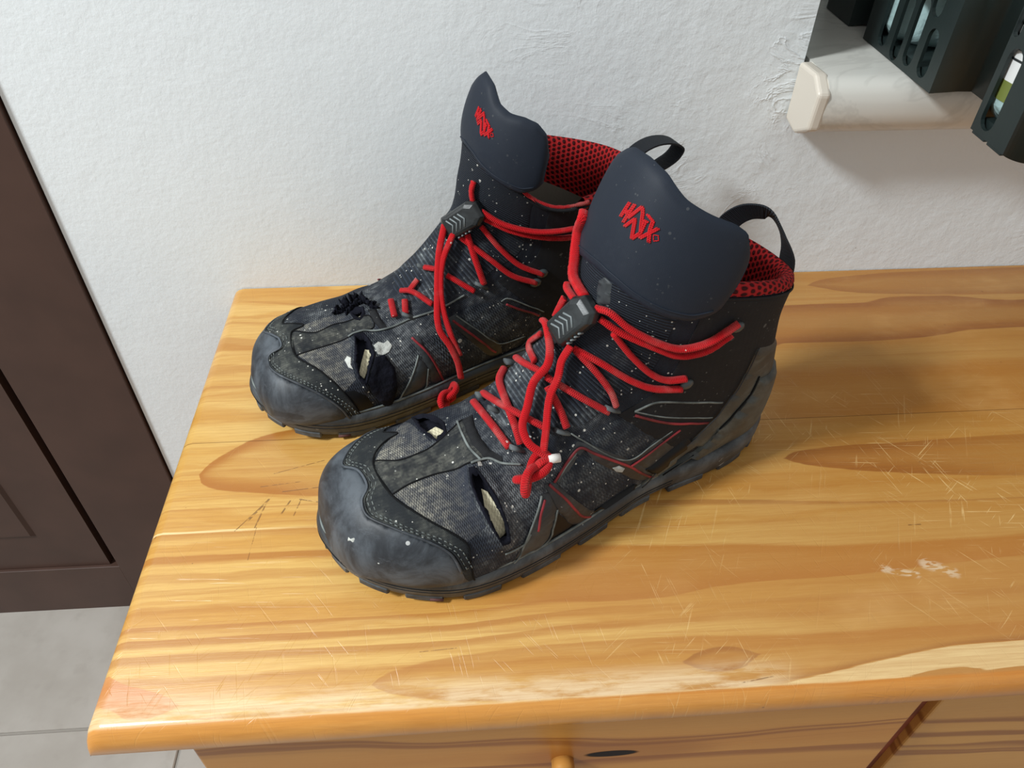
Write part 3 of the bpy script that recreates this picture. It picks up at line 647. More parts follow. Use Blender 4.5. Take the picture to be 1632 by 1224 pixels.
BAKED = {
 'near': {
  'uv': {
   'cap_edge': [(0.219, 0.2545), (0.2639, 0.2412), (0.3158, 0.2287), (0.3507, 0.2051), (0.3877, 0.1704), (0.4272, 0.1374), (0.4638, 0.138), (0.4873, 0.1549), (0.5185, 0.152), (0.5492, 0.1323), (0.5611, 0.1311)],
   'inner_line': [(0.2219, 0.2602), (0.2824, 0.253), (0.3233, 0.2518), (0.3929, 0.2122), (0.457, 0.1825), (0.5225, 0.1779), (0.5643, 0.2089), (0.574, 0.2249)],
   'vamp_strip': [(0.457, 0.1825), (0.4649, 0.2099), (0.4633, 0.2438), (0.4455, 0.2933), (0.4372, 0.3193), (0.4594, 0.3142), (0.4802, 0.3096), (0.5136, 0.3142), (0.5286, 0.3132), (0.5192, 0.2891), (0.5095, 0.2591), (0.5061, 0.233), (0.5072, 0.2089), (0.5225, 0.1779)],
   'tongue_rim': [(0.5286, 0.3132), (0.499, 0.3078), (0.4726, 0.3059), (0.4414, 0.3139), (0.4161, 0.3371), (0.4223, 0.3406), (0.4473, 0.3274), (0.4739, 0.3231), (0.4994, 0.3244), (0.5309, 0.3319)],
   'seam1': [(0.3276, 0.3718), (0.2809, 0.3384), (0.2199, 0.3132)],
   'seam2': [(0.2853, 0.3846), (0.2145, 0.3491), (0.2186, 0.3388)],
   'seam3': [(0.4437, 0.2925), (0.4364, 0.3188), (0.4145, 0.3362), (0.3903, 0.3636)],
   'seam4': [(0.3242, 0.5891), (0.3104, 0.6441), (0.2603, 0.7033), (0.2322, 0.722)],
   'tab': [(0.474, 0.9065), (0.4797, 0.9524), (0.4703, 0.9826), (0.4507, 0.9695), (0.4356, 0.8883), (0.4456, 0.855), (0.4605, 0.8556)],
   'seam6': [(0.5303, 0.3056), (0.4974, 0.3011), (0.4692, 0.3006), (0.4399, 0.3082)],
   'seam5': [(0.2697, 0.3), (0.2621, 0.3288), (0.2762, 0.3397)],
   'strut_a': [(0.3293, 0.3726), (0.3211, 0.3846), (0.2835, 0.3863), (0.2482, 0.3675), (0.2091, 0.35), (0.2225, 0.3354), (0.2257, 0.3079), (0.2809, 0.3384)],
   'strut_b': [(0.3376, 0.3839), (0.3302, 0.4006), (0.2556, 0.4185), (0.2102, 0.4325), (0.1971, 0.4432), (0.1983, 0.402), (0.196, 0.402), (0.2862, 0.3838)],
   'vent': [(0.2806, 0.3833), (0.196, 0.402), (0.1989, 0.4039), (0.2072, 0.3772), (0.2186, 0.3491)],
   'mesh_low': [(0.339, 0.4547), (0.2484, 0.4992), (0.2151, 0.4919), (0.2229, 0.4289), (0.2538, 0.4224), (0.3255, 0.4057)],
   'mesh_up': [(0.3451, 0.4958), (0.3236, 0.5793), (0.318, 0.5831), (0.259, 0.6086), (0.2669, 0.515), (0.3383, 0.4803)],
   'c1': [(0.3284, 0.3944), (0.3454, 0.4407), (0.3501, 0.4684), (0.3327, 0.4701), (0.3293, 0.441), (0.3199, 0.4091)],
   'c2': [(0.3501, 0.4684), (0.3287, 0.4861), (0.2679, 0.5157), (0.203, 0.528), (0.1752, 0.5123), (0.2358, 0.4962), (0.3114, 0.4706), (0.3327, 0.4701)],
   'c3': [(0.2679, 0.5157), (0.2629, 0.5489), (0.2662, 0.6166), (0.2361, 0.6161), (0.2206, 0.5584), (0.203, 0.528)],
   'c4': [(0.3304, 0.5863), (0.2751, 0.6382), (0.2379, 0.6826), (0.2111, 0.6311), (0.2361, 0.6161), (0.2662, 0.6166), (0.2785, 0.6079), (0.3189, 0.5776)],
   'slit1': [(0.216, 0.4281), (0.2089, 0.4938), (0.1892, 0.496), (0.2015, 0.4328)],
   'slit2': [(0.2299, 0.5206), (0.2331, 0.6103), (0.213, 0.6082), (0.1843, 0.5242)],
   'clip': [(0.1616, 0.499), (0.2013, 0.5253), (0.2224, 0.613), (0.2318, 0.6624), (0.2304, 0.7078), (0.2133, 0.7692), (0.198, 0.8334), (0.1889, 0.8774)],
   'heel': [(0.1629, 0.526), (0.1675, 0.5855), (0.2075, 0.6563), (0.205, 0.6995), (0.1802, 0.7581), (0.1693, 0.8005)],
   'quarter': [(0.3391, 0.5668), (0.3255, 0.6584), (0.3054, 0.7436), (0.295, 0.8642), (0.2856, 0.9289), (0.2727, 0.987), (0.9313, 0.9253)],
   'red1': [(0.3301, 0.3979), (0.3403, 0.4366), (0.3404, 0.4652), (0.3199, 0.4778), (0.257, 0.5073), (0.1789, 0.5201)],
   'red2': [(0.256, 0.508), (0.2512, 0.5443), (0.2521, 0.6122)],
   'red3': [(0.3199, 0.5825), (0.2681, 0.6189), (0.2324, 0.6595)],
   'red4': [(0.3338, 0.3896), (0.2919, 0.4017), (0.2498, 0.4084), (0.1967, 0.4219)],
   'red5': [(0.3183, 0.3738), (0.299, 0.3596), (0.2721, 0.3498)],
   'grey1': [(0.3664, 0.4674), (0.3425, 0.4783), (0.2677, 0.5143), (0.2609, 0.5556), (0.2596, 0.6019)],
   'grey2': [(0.339, 0.4547), (0.3343, 0.425), (0.3271, 0.404)],
   'grey3': [(0.3242, 0.5891), (0.2869, 0.6198), (0.2345, 0.6765)],
   'hole1': [(0.4366, 0.2863), (0.4321, 0.2954), (0.4115, 0.3004), (0.3741, 0.3063), (0.3291, 0.3095), (0.2973, 0.3069), (0.3006, 0.296), (0.3415, 0.2873), (0.3861, 0.2809), (0.4148, 0.2801)],
   'cream1': [(0.4032, 0.2917), (0.3927, 0.2987), (0.3628, 0.3048), (0.3281, 0.3092), (0.3047, 0.3079), (0.2992, 0.2977), (0.332, 0.2922), (0.3679, 0.2877)],
   'hole2': [(0.6364, 0.2589), (0.6278, 0.2722), (0.5867, 0.2801), (0.5465, 0.2863), (0.5195, 0.2808), (0.5131, 0.2643), (0.532, 0.2575), (0.5607, 0.253)],
   'cream2': [(0.554, 0.2568), (0.5602, 0.2744), (0.5397, 0.2798), (0.5208, 0.2792), (0.5161, 0.2645), (0.532, 0.2575)],
   'toe_mesh1': [(0.4578, 0.1836), (0.4638, 0.2096), (0.4623, 0.2434), (0.4469, 0.2851), (0.4176, 0.276), (0.3875, 0.2753), (0.3423, 0.2807), (0.3257, 0.2521), (0.3941, 0.2125)],
   'toe_mesh2': [(0.5213, 0.1796), (0.5594, 0.2087), (0.6257, 0.2447), (0.593, 0.2473), (0.5526, 0.2489), (0.5282, 0.2534), (0.5139, 0.255), (0.5082, 0.2338), (0.5093, 0.2096)],
   'paint1': [(0.3938, 0.0801), (0.383, 0.0873), (0.3859, 0.0978), (0.3709, 0.1009), (0.361, 0.089), (0.3718, 0.0798), (0.3477, 0.0588)],
   'paint2': [(0.3013, 0.1289), (0.3045, 0.1358), (0.2952, 0.1399), (0.2892, 0.1321)],
   'paint3': [(0.443, 0.3026), (0.4373, 0.307), (0.4308, 0.3064), (0.433, 0.3004)],
   'paint4': [(0.4944, 0.2703), (0.4939, 0.2762), (0.4857, 0.2768), (0.4873, 0.2713)],
   'chip': [(0.2772, 0.4857), (0.273, 0.4958), (0.261, 0.4996), (0.2578, 0.4928), (0.2679, 0.4863)],
  },
  'lace': {
   'a1': [(15.24, 0.73, 15.7), (15.05, -0.83, 15.97), (14.58, -1.63, 16.31), (14.31, -2.04, 16.6), (13.82, -2.72, 17.33), (13.83, -2.35, 18.33), (13.54, -2.72, 18.48)],
   'a2': [(15.46, 0.13, 15.23), (15.16, -1.22, 15.05), (15.0, -1.42, 15.1)],
   'a3': [(15.99, -0.88, 13.5), (15.72, -0.93, 14.01), (15.53, -0.81, 14.68)],
   'p1': [(15.0, 1.46, 15.4), (14.52, 2.08, 15.38), (13.7, 2.84, 14.61), (12.08, 3.58, 13.55), (10.89, 3.94, 13.05), (9.5, 4.29, 13.21), (8.5, 4.45, 13.75), (7.81, 4.52, 14.18)],
   'p2': [(14.82, 1.73, 14.83), (14.02, 2.46, 14.22), (12.45, 3.25, 13.3), (10.66, 3.76, 12.34), (9.17, 4.13, 12.5), (7.92, 4.34, 13.35)],
   'q1': [(14.25, 2.29, 14.06), (13.22, 2.88, 12.5), (11.96, 3.36, 11.09), (11.07, 3.57, 10.54), (9.9, 3.77, 10.39)],
   'q2': [(16.01, 1.28, 12.91), (14.86, 2.27, 12.24), (13.21, 3.1, 10.94), (11.85, 3.48, 10.13), (10.06, 3.75, 9.63)],
   'r1': [(15.93, 1.39, 12.83), (15.07, 2.43, 11.66), (14.42, 3.11, 10.47), (14.23, 3.45, 9.7)],
   'r2': [(17.62, 1.29, 11.47), (16.19, 2.75, 10.6), (14.74, 3.5, 9.51)],
   'h1': [(16.45, -1.43, 13.04), (16.58, -1.09, 13.27), (16.76, -0.45, 13.5), (17.19, 0.84, 12.84), (17.54, 1.26, 12.25), (18.37, 1.33, 11.39), (18.99, 1.89, 10.34), (19.54, 2.42, 9.49), (19.53, 3.15, 8.88), (19.03, 3.77, 8.45), (18.53, 4.15, 8.11)],
   'h2': [(16.28, 1.45, 13.29), (16.86, 1.59, 12.56), (17.24, 1.97, 11.87), (17.91, 2.35, 10.9), (18.5, 3.19, 9.45), (18.92, 3.78, 8.49)],
   's1': [(17.97, -1.64, 10.71), (18.13, -0.18, 11.44), (17.57, 1.2, 11.58)],
   's2': [(16.66, -1.23, 12.3), (17.1, -1.73, 11.38), (17.79, 0.21, 11.83)],
   's3': [(18.52, -2.05, 9.77), (19.22, -1.22, 9.81), (19.61, 0.48, 9.72), (19.71, 1.9, 9.07), (19.76, 2.73, 8.46)],
   's4': [(20.17, -1.5, 8.92), (19.86, 0.45, 9.54), (19.19, 1.83, 9.59), (18.25, 2.94, 9.2)],
   's5': [(20.76, -1.53, 8.45), (20.69, 0.77, 8.74), (20.37, 2.52, 8.27)],
   's6': [(17.68, 1.66, 11.08), (17.4, 2.64, 10.1), (17.24, 3.27, 9.17)],
  },
  'pts': {
   'knot': [(19.84, 4.24, 7.61)],
   'aglet': [(18.79, 4.12, 8.17), (18.14, 4.26, 8.14)],
   'lock': [(16.53, 0.42, 13.49), (15.28, 1.25, 15.45), (15.2, 1.75, 14.57), (16.31, -0.42, 13.89)],
   'caps': [(7.55, 4.25, 13.66), (9.68, 3.68, 9.8)],
   'loops': [(14.49, 3.37, 9.46), (17.54, 3.19, 8.85), (20.03, 2.69, 8.15), (20.21, 0.2, 9.02), (20.25, -1.3, 8.71), (18.11, -1.99, 9.93)],
   'logo': [(13.17, 0.57, 20.64), (13.09, 1.08, 20.61), (13.25, 1.08, 20.24), (13.33, 0.74, 20.22), (13.0, 1.38, 20.64), (12.78, 1.57, 20.95), (12.97, 1.72, 20.4), (13.29, 1.66, 19.66), (12.8, 1.86, 20.6), (12.65, 2.22, 20.42), (12.53, 2.54, 20.15), (12.66, 2.65, 19.62), (12.8, 2.39, 19.79), (13.24, 1.93, 19.44)],
   'tab': [(14.47, 0.64, 16.52), (14.26, 1.06, 16.9), (14.16, 1.53, 16.58), (14.25, 1.78, 15.7), (14.68, 1.22, 15.56)],
  },
 },
 'far': {
  'uv': {
   'cap_edge': [(0.8041, 0.2414), (0.7923, 0.2328), (0.7374, 0.2155), (0.6864, 0.1888), (0.6472, 0.1595), (0.5908, 0.1147), (0.5488, 0.0974), (0.5199, 0.1057), (0.5183, 0.141), (0.4983, 0.1447), (0.4824, 0.1379), (0.4119, 0.1197)],
   'inner_line': [(0.7805, 0.2489), (0.7532, 0.2408), (0.6949, 0.2236), (0.6461, 0.2074), (0.6058, 0.1908), (0.5539, 0.1631), (0.4933, 0.1719), (0.4878, 0.196)],
   'vamp_strip': [(0.5539, 0.1631), (0.5545, 0.2105), (0.5557, 0.2512), (0.5585, 0.2756), (0.5583, 0.2952), (0.5293, 0.296), (0.52, 0.281), (0.5069, 0.241), (0.5121, 0.2097), (0.4933, 0.1719)],
   'tongue_rim': [(0.5128, 0.2983), (0.5443, 0.2979), (0.5764, 0.3048), (0.5805, 0.3178), (0.5513, 0.3123), (0.5192, 0.3117)],
   'seam1': [(0.6749, 0.3508), (0.7418, 0.3166), (0.7834, 0.2904)],
   'seam2': [(0.7191, 0.3591), (0.7734, 0.3445), (0.7911, 0.3306), (0.8058, 0.3125)],
   'seam3': [(0.5557, 0.2512), (0.5585, 0.2756), (0.5767, 0.3072), (0.5937, 0.358), (0.6242, 0.4247), (0.641, 0.4844)],
   'strut_a': [(0.6749, 0.3508), (0.7191, 0.3591), (0.7734, 0.3445), (0.7859, 0.3297), (0.7898, 0.3102), (0.7837, 0.2864), (0.7418, 0.3166)],
   'strut_b': [(0.6288, 0.3498), (0.6403, 0.3651), (0.8184, 0.3798), (0.8093, 0.3759), (0.8044, 0.3545), (0.7259, 0.36)],
   'mesh_low': [(0.6642, 0.3861), (0.6598, 0.4259), (0.7075, 0.4353), (0.7677, 0.4517), (0.829, 0.423), (0.7745, 0.3846)],
   'mesh_up': [(0.6585, 0.446), (0.759, 0.4793), (0.7806, 0.5212), (0.7235, 0.5293), (0.6937, 0.5349), (0.662, 0.4737)],
   'c2': [(0.648, 0.4172), (0.6557, 0.4481), (0.7566, 0.4806), (0.8007, 0.4737), (0.7917, 0.4582), (0.6921, 0.4366)],
   'red1': [(0.6601, 0.4352), (0.7144, 0.4522), (0.7752, 0.4662)],
   'red2': [(0.6318, 0.3515), (0.6908, 0.3685), (0.8315, 0.3769)],
   'red3': [(0.704, 0.5379), (0.7306, 0.5516), (0.7582, 0.5675)],
   'grey1': [(0.6585, 0.446), (0.7075, 0.4633), (0.759, 0.4793), (0.784, 0.5212)],
   'grey2': [(0.6945, 0.534), (0.6977, 0.5482), (0.7426, 0.5724), (0.7573, 0.5802)],
   'hole1': [(0.5596, 0.2611), (0.5651, 0.2751), (0.5908, 0.2802), (0.6201, 0.2805), (0.65, 0.2667), (0.6811, 0.2565), (0.6626, 0.2484), (0.6219, 0.2484), (0.586, 0.2574)],
   'cream1': [(0.5946, 0.2695), (0.6007, 0.2758), (0.6231, 0.2777), (0.6434, 0.2667), (0.6718, 0.2555), (0.6513, 0.2499), (0.6218, 0.2588)],
   'hole2': [(0.4963, 0.2709), (0.4935, 0.2805), (0.5006, 0.2921), (0.5176, 0.2897), (0.5257, 0.2784), (0.5131, 0.2727)],
   'cream2': [(0.5056, 0.2759), (0.505, 0.2874), (0.5217, 0.2851), (0.5217, 0.2783)],
   'flapr': [(0.6293, 0.2798), (0.6311, 0.296), (0.6692, 0.3068), (0.7205, 0.3046), (0.7818, 0.2913), (0.7484, 0.2765), (0.7096, 0.2641), (0.6769, 0.261), (0.6524, 0.2705)],
   'toe_mesh1': [(0.5517, 0.1661), (0.5528, 0.2108), (0.5566, 0.25), (0.5824, 0.2497), (0.6236, 0.2421), (0.6614, 0.2426), (0.6887, 0.2223), (0.6444, 0.2077), (0.6041, 0.1911)],
   'toe_mesh2': [(0.4922, 0.176), (0.4867, 0.1974), (0.4824, 0.2425), (0.4948, 0.2605), (0.5151, 0.2656), (0.5053, 0.2414), (0.5105, 0.2101)],
   'paint1': [(0.6019, 0.2843), (0.5972, 0.2934), (0.6066, 0.3016), (0.6045, 0.3095), (0.6205, 0.3139), (0.63, 0.3055), (0.631, 0.2938), (0.6242, 0.2863)],
   'paint2': [(0.6061, 0.2343), (0.5986, 0.2395), (0.6077, 0.2438), (0.6227, 0.2403), (0.6355, 0.2422), (0.6276, 0.2366)],
   'frill': [(0.4782, 0.2466), (0.4826, 0.2583), (0.4798, 0.272), (0.4745, 0.2833), (0.4764, 0.2966), (0.497, 0.3028), (0.5091, 0.3148)],
   'dark_patch': [(0.6894, 0.2241), (0.6899, 0.2385), (0.7133, 0.2547), (0.7601, 0.2681), (0.8044, 0.273), (0.7967, 0.2534), (0.7536, 0.2418)],
  },
  'lace': {
   'a1': [(14.23, 1.49, 15.41), (14.38, 1.47, 14.74), (14.33, 1.6, 13.75)],
   'p1': [(14.03, 2.17, 13.6), (12.97, 2.87, 12.84), (11.69, 3.46, 12.35), (10.55, 3.86, 12.09), (9.13, 4.26, 12.04), (7.95, 4.46, 12.1)],
   'p2': [(13.79, 2.15, 12.97), (12.21, 3.01, 12.1), (10.43, 3.62, 11.53), (8.96, 3.96, 11.26), (7.94, 4.12, 11.19)],
   'l2': [(13.99, 2.09, 12.39), (12.99, 2.81, 10.88), (11.69, 3.37, 9.44), (9.99, 3.7, 8.41)],
   'l3': [(15.36, 1.6, 11.63), (13.69, 2.92, 10.16), (12.28, 3.49, 8.8), (10.51, 3.73, 7.85)],
   'l4': [(14.89, 1.74, 11.8), (14.73, 2.62, 10.4), (14.4, 3.41, 8.6)],
   'l5': [(16.71, 2.33, 9.37), (15.13, 3.42, 8.25)],
   'h1': [(16.15, 0.88, 12.38), (16.94, 1.67, 10.83), (17.7, 3.01, 8.65), (18.18, 4.29, 6.6), (17.68, 4.93, 5.34), (17.31, 5.25, 4.04), (17.12, 5.32, 2.49)],
   'h2': [(15.77, 1.6, 12.15), (16.93, 2.17, 10.29), (17.57, 3.43, 8.17), (17.49, 4.59, 6.16), (17.07, 5.14, 4.49)],
   's1': [(17.84, 1.0, 9.51), (17.25, 1.69, 9.62)],
   's2': [(19.64, 0.88, 8.0), (19.08, 1.51, 8.19), (18.09, 2.94, 7.73)],
   's3': [(18.47, 1.21, 8.8), (19.2, 1.35, 8.12)],
   's4': [(20.44, 0.91, 7.46), (20.64, 2.21, 6.96)],
   's5': [(19.63, 1.63, 7.71), (19.91, 2.45, 7.15)],
  },
  'pts': {
   'knot': [(18.35, 5.64, 1.41)],
   'tail': [(18.38, 5.64, 0.91), (18.41, 5.64, 0.23)],
   'lock': [(15.71, 1.14, 12.32), (14.37, 2.0, 13.5), (14.54, 2.02, 12.67), (15.24, 1.06, 13.28)],
   'caps': [(9.98, 3.58, 8.41), (10.5, 3.62, 7.79)],
   'loops': [(14.62, 3.26, 8.46), (19.82, 2.53, 6.95), (17.89, 0.8, 9.33)],
   'logo': [(13.38, 0.4, 19.4), (13.46, 0.97, 18.84)],
  },
 },
}
LOGO = [[(6.7, 0.56), (8.1, 0.695)], [(9.6, 0.541), (11.3, 0.712)], [(7.9, 0.602), (9.4, 0.643)], [(11.1, 0.593), (15.8, 0.736), (17.7, 0.698), (21.3, 0.575), (18.2, 0.485)], [(11.4, 0.525), (15.2, 0.631), (16.8, 0.554), (18.2, 0.485)], [(21.2, 0.573), (21.0, 0.682)], [(19.9, 0.664), (22.2, 0.684)], [(20.3, 0.72), (24.6, 0.719), (25.1, 0.655), (27.4, 0.57)], [(22.0, 0.539), (28.8, 0.714)], [(27.9, 0.645), (30.3, 0.669), (31.6, 0.639), (29.4, 0.608), (27.9, 0.645)]]

# ------------------------------------------------------------------ boots
CM = .01; UC, VC = 22.0, 42.0                    # cm per unit of u and v on the upper
DARK = lin(33, 38, 46)
B_TEXT = boot_textile('black_boot_textile', lin(26, 31, 40), lin(118, 122, 124), vwin=(19, 27), sp=.9)
B_TOE = boot_textile('dusty_ripstop_toe', lin(40, 45, 56), lin(172, 168, 152), dust=1.0, weave=(9, 8), vwin=(7.2, 12.6), basek=.55)
B_RIB = boot_textile('ribbed_tongue_textile', lin(25, 30, 38), lin(118, 125, 128), rib=2.5, dust=1.0, sp=.8, vwin=(24, 33), bstr=.9)
B_SIDE = boot_textile('side_mesh_textile', lin(30, 36, 45), lin(108, 114, 116), dust=.8, sp=.9, weave=(5, 5), bstr=.8)
B_QUART = boot_textile('plain_black_fabric', lin(20, 21, 24), lin(60, 62, 62), dust=.25, sp=.12, weave=(10, 10), bstr=.2)
B_SUEDE = boot_textile('scuffed_suede_strip', lin(30, 34, 37), lin(112, 114, 106), dust=.8, sp=1.0, weave=(14, 14), bstr=.35)
B_VAMP = boot_textile('worn_vamp_leather', lin(22, 26, 31), lin(122, 122, 112), dust=.75, sp=1.0, weave=(16, 16), bstr=.2)
B_FLAP = boot_textile('smooth_navy_softshell', lin(24, 31, 42), lin(60, 66, 74), dust=.15, sp=.05, weave=(20, 20), bstr=.04, rough=.62)
B_TORN = simple('torn_black_padding', (22, 23, 31), .95, .1, 160, .9, .3, 90, .002)
B_CREAM = boot_textile('cream_inner_lining', lin(196, 188, 160), lin(220, 214, 190), dust=.3, sp=0, weave=(5, 5), bstr=.4)
B_CAP = rubber('grey_toe_rubber', lin(34, 39, 45), lin(80, 87, 94), .5, 1.0, 1.0)
B_SOLE = rubber('grey_sole_rubber', lin(46, 50, 53), lin(86, 91, 94), .52, .7, 1.0)
B_HEEL = rubber('olive_grey_heel_rubber', lin(50, 54, 53), lin(88, 94, 90), .5, .3, .9)
B_TPU = rubber('side_strut_plastic', lin(30, 34, 39), lin(68, 74, 76), .5, .8, .8)
B_GLOSS = simple('glossy_black_vent', (12, 13, 15), .5, .25)
B_LACE = lace_mat('red_lace_cord', (196, 18, 27)); B_LACED = lace_mat('dirty_red_lace', (184, 30, 36), .75)
B_PIPE = simple('worn_red_piping', (128, 36, 44), .55, .4, 0, 0, .5, 60)
B_SEAM = simple('pale_dusty_seam', (108, 114, 112), .8, .2, 0, 0, .45, 90)
B_GROOVE = simple('sole_groove_grey', (30, 33, 35), .8, .2)
B_DSEAM = simple('dark_seam_groove', (12, 13, 15), .8, .2)
B_MESH = mesh_lining(); B_GREY = simple('grey_shaft_lining', (118, 116, 106), .9, .2, 300, .3)
B_BLACK = simple('black_webbing', (24, 26, 30), .75, .3)
WB = M('ribbed_black_webbing', lin(26, 30, 36), .7, .3); u__ = WB.sep(WB.coord('UV'))[1]; WB.bump(WB.ma('SINE', WB.ma('MULTIPLY', u__, 62)), .6, .0006); B_BLACK = WB.m
B_LOCK = rubber('black_cord_lock_plastic', lin(26, 30, 32), lin(64, 70, 72), .3, .9, .5)
B_RIDGE = simple('scuffed_lock_ridge', (120, 128, 130), .45)
B_LOGO = lace_mat('red_embroidery', (205, 22, 32), .1)
B_EYE = simple('dark_grey_eyelet', (62, 68, 70), .4, .5); B_LOOP = simple('dusty_lace_loop', (86, 92, 94), .7, .3, 0, 0, .4, 90)
B_WHITE = simple('white_lace_tip', (214, 212, 206), .6); B_PAINT = simple('dried_white_paint', (188, 190, 184), .85, .2, 160, 1.0, .25, 120, .002)
B_RED = simple('red_sole_inset', (84, 46, 42), .7)

SOLE = [(0, .6), (.35, 1.5), (1.2, 2.5), (3, 3.45), (5.5, 3.9), (8.5, 3.95), (11.5, 4.1), (14, 4.6), (16.5, 5.15), (19.5, 5.65), (22.5, 5.85), (25, 5.5), (27.3, 4.5), (29, 3.3), (30.3, 1.8), (30.9, .2),
        (31.0, -1.0), (30.6, -2.4), (29.6, -3.8), (28, -4.9), (25.6, -5.6), (22.5, -5.7), (19.5, -5.4), (16.5, -4.8), (13.5, -4.4), (10, -4.15), (6.5, -4.05), (3.5, -3.6), (1.4, -2.6), (.4, -1.5), (0, -.6)]
def closed_curve(P, n):
    P = np.asarray(P, float); Q = np.vstack([P[-3:], P, P[:3]])
    m = len(P); x = np.linspace(3, 3+m, n, endpoint=False); return _cr(Q, x)
def sole_z(s): return 1.25*np.clip((s-23.5)/7.5, 0, 1.1)**2+.35*np.clip((1.6-s)/1.6, 0, 1)**2

class BootBuilder:
    def __init__(s, name, label, sgn, loc, ang, data):
        s.sgn = sgn; s.d = data; s.U = Upper(sgn)
        s.root = empty(name, (loc[0], loc[1], TOP), math.radians(180+ang)); tag(s.root, label, 'boot', 'pair of worn work boots')
        s.rng = random.Random(3 if sgn > 0 else 8)
        s.holes = [np.array(data['uv'][k])*[UC, VC] for k in ('hole1', 'hole2')]
    def disp(s, u, v):
        """torn edges stand proud of the upper"""
        u = np.atleast_1d(np.asarray(u, float)); v = np.atleast_1d(np.asarray(v, float))
        P = np.stack([(u % 1)*UC, v*VC], 1); h = np.zeros(len(P))
        for H, amp in zip(s.holes, (.34, .16)):
            d = np.full(len(P), 9.)
            for a, b in zip(H, np.roll(H, -1, 0)):
                t = np.clip(((P-a)@(b-a))/((b-a)@(b-a)+1e-9), 0, 1); d = np.minimum(d, np.linalg.norm(P-(a+t[:, None]*(b-a)), axis=1))
            h = np.maximum(h, amp*np.exp(-(d/.5)**2))
        # soft creases across the vamp
        bend = .10*np.sin(v*VC*2.1+np.sin(u*30)*.6)*np.exp(-((v-.30)/.06)**2)*np.exp(-((u % 1-.5)/.2)**2)
        return h+bend
    def hole(s, u, v): return any(pip(((u % 1)*UC, v*VC), H) for H in s.holes)
    def ev(s, u, v, h=0): return s.U.ev(u, v, s.disp(u, v)+h)
    def upper(s):
        nu, nv = 300, 240; uu = np.arange(nu)/nu; vv = np.linspace(0, 1, nv)
        A, B = np.meshgrid(uu, vv); P = s.ev(A.ravel(), B.ravel()); UV = np.stack([A.ravel()*UC, B.ravel()*VC], 1)
        F = []
        vmin = min(H[:, 1].min() for H in s.holes)/VC-.01; vmax = max(H[:, 1].max() for H in s.holes)/VC+.01
        for j in range(nv-1):
            chk = vmin < vv[j] < vmax
            for i in range(nu):
                if chk and s.hole(uu[i]+.5/nu, (vv[j]+vv[j+1])/2): continue
                i2 = (i+1) % nu; f = (j*nu+i, j*nu+i2, (j+1)*nu+i2, (j+1)*nu+i); F.append(f if s.sgn > 0 else f[::-1])
        o = mesh('upper', P, F, B_TEXT, s.root, True, UV, CM)
        return o
    def panel(s, name, poly, h, mat, step=.28, parent=None, close=True, edge=.3, skirt=.12, nodisp=False, label=None):
        Q = np.array(poly, float)*[UC, VC]; R = []
        for a, b in zip(Q, np.roll(Q, -1, 0)):
            k = max(1, int(np.linalg.norm(b-a)/.22)); R += [a+(b-a)*t/k for t in range(k)]
        R = np.array(R); lo, hi = R.min(0), R.max(0); pts = [Vector(p) for p in R]; nb_ = len(R)
        segs = (R, np.roll(R, -1, 0))
        def dist(p): 
            a, b = segs; e = b-a; t = np.clip(((p-a)*e).sum(1)/((e*e).sum(1)+1e-9), 0, 1); return np.min(np.linalg.norm(p-(a+t[:, None]*e), axis=1))
        RL = [tuple(r) for r in R]
        for x in np.arange(lo[0]+.05, hi[0], step):
            for y in np.arange(lo[1]+.05, hi[1], step):
                if pip((x, y), RL):
                    if dist(np.array([x, y])) > .10: pts.append(Vector((x, y)))
        # ring just inside the border gives the panel a rounded edge
        vo, _, fo, ov, _, _ = delaunay_2d_cdt(pts, [(k, (k+1) % nb_) for k in range(nb_)], [list(range(nb_))], 2, 1e-5)
        vo = np.array([(p.x, p.y) for p in vo])
        bd = np.array([any(i < nb_ for i in o_) for o_ in ov]) if len(ov) == len(vo) else np.array([dist(p) < 1e-3 for p in vo])
        hh = np.where(bd, h*edge, h)
        u, v = vo[:, 0]/UC, vo[:, 1]/VC
        P = s.U.ev(u, v, hh) if nodisp else s.ev(u, v, hh)
        T = [tuple(f) for f in fo]
        cnt = set((f[k], f[(k+1) % len(f)]) for f in T for k in range(len(f)))
        be = [(a, b) for a, b in cnt if (b, a) not in cnt]; bi = sorted(set(i for e in be for i in e)); mp_ = {i: len(P)+k for k, i in enumerate(bi)}
        low = s.U.ev(u[bi], v[bi], -skirt) if nodisp else s.ev(u[bi], v[bi], -skirt)
        V = np.vstack([P, low]); UVs = np.vstack([vo, vo[bi]])
        F = T+[(b, a, mp_[a], mp_[b]) for a, b in be]
        if s.sgn < 0: F = [f[::-1] for f in F]
        o = mesh(name, V, F, mat, parent or s.root, True, UVs, CM); me = o.data
        bmf = bmesh.new(); bmf.from_mesh(me)
        # outward check
        c = 0
        for f in list(bmf.faces)[:len(T)][:40]:
            ct = f.calc_center_median(); c += 1
        bmf.free()
        md = o.modifiers.new('e', 'EDGE_SPLIT'); md.split_angle = math.radians(60)
        if label: o['label'] = label
        return o
    def mirror(s, pts): return [(1-u, v) for u, v in pts]
    def seam(s, name, pts, r, mat, h=.05, n=None, flat=.7):
        P = spline(np.array(pts), n or max(8, len(pts)*8)); X = s.ev(P[:, 0], P[:, 1], h)
        N = s.ev(P[:, 0], P[:, 1], h+.1)-X
        return tube(name, X, r, mat, s.root, CM, nr=8, ref=N, flat=flat)
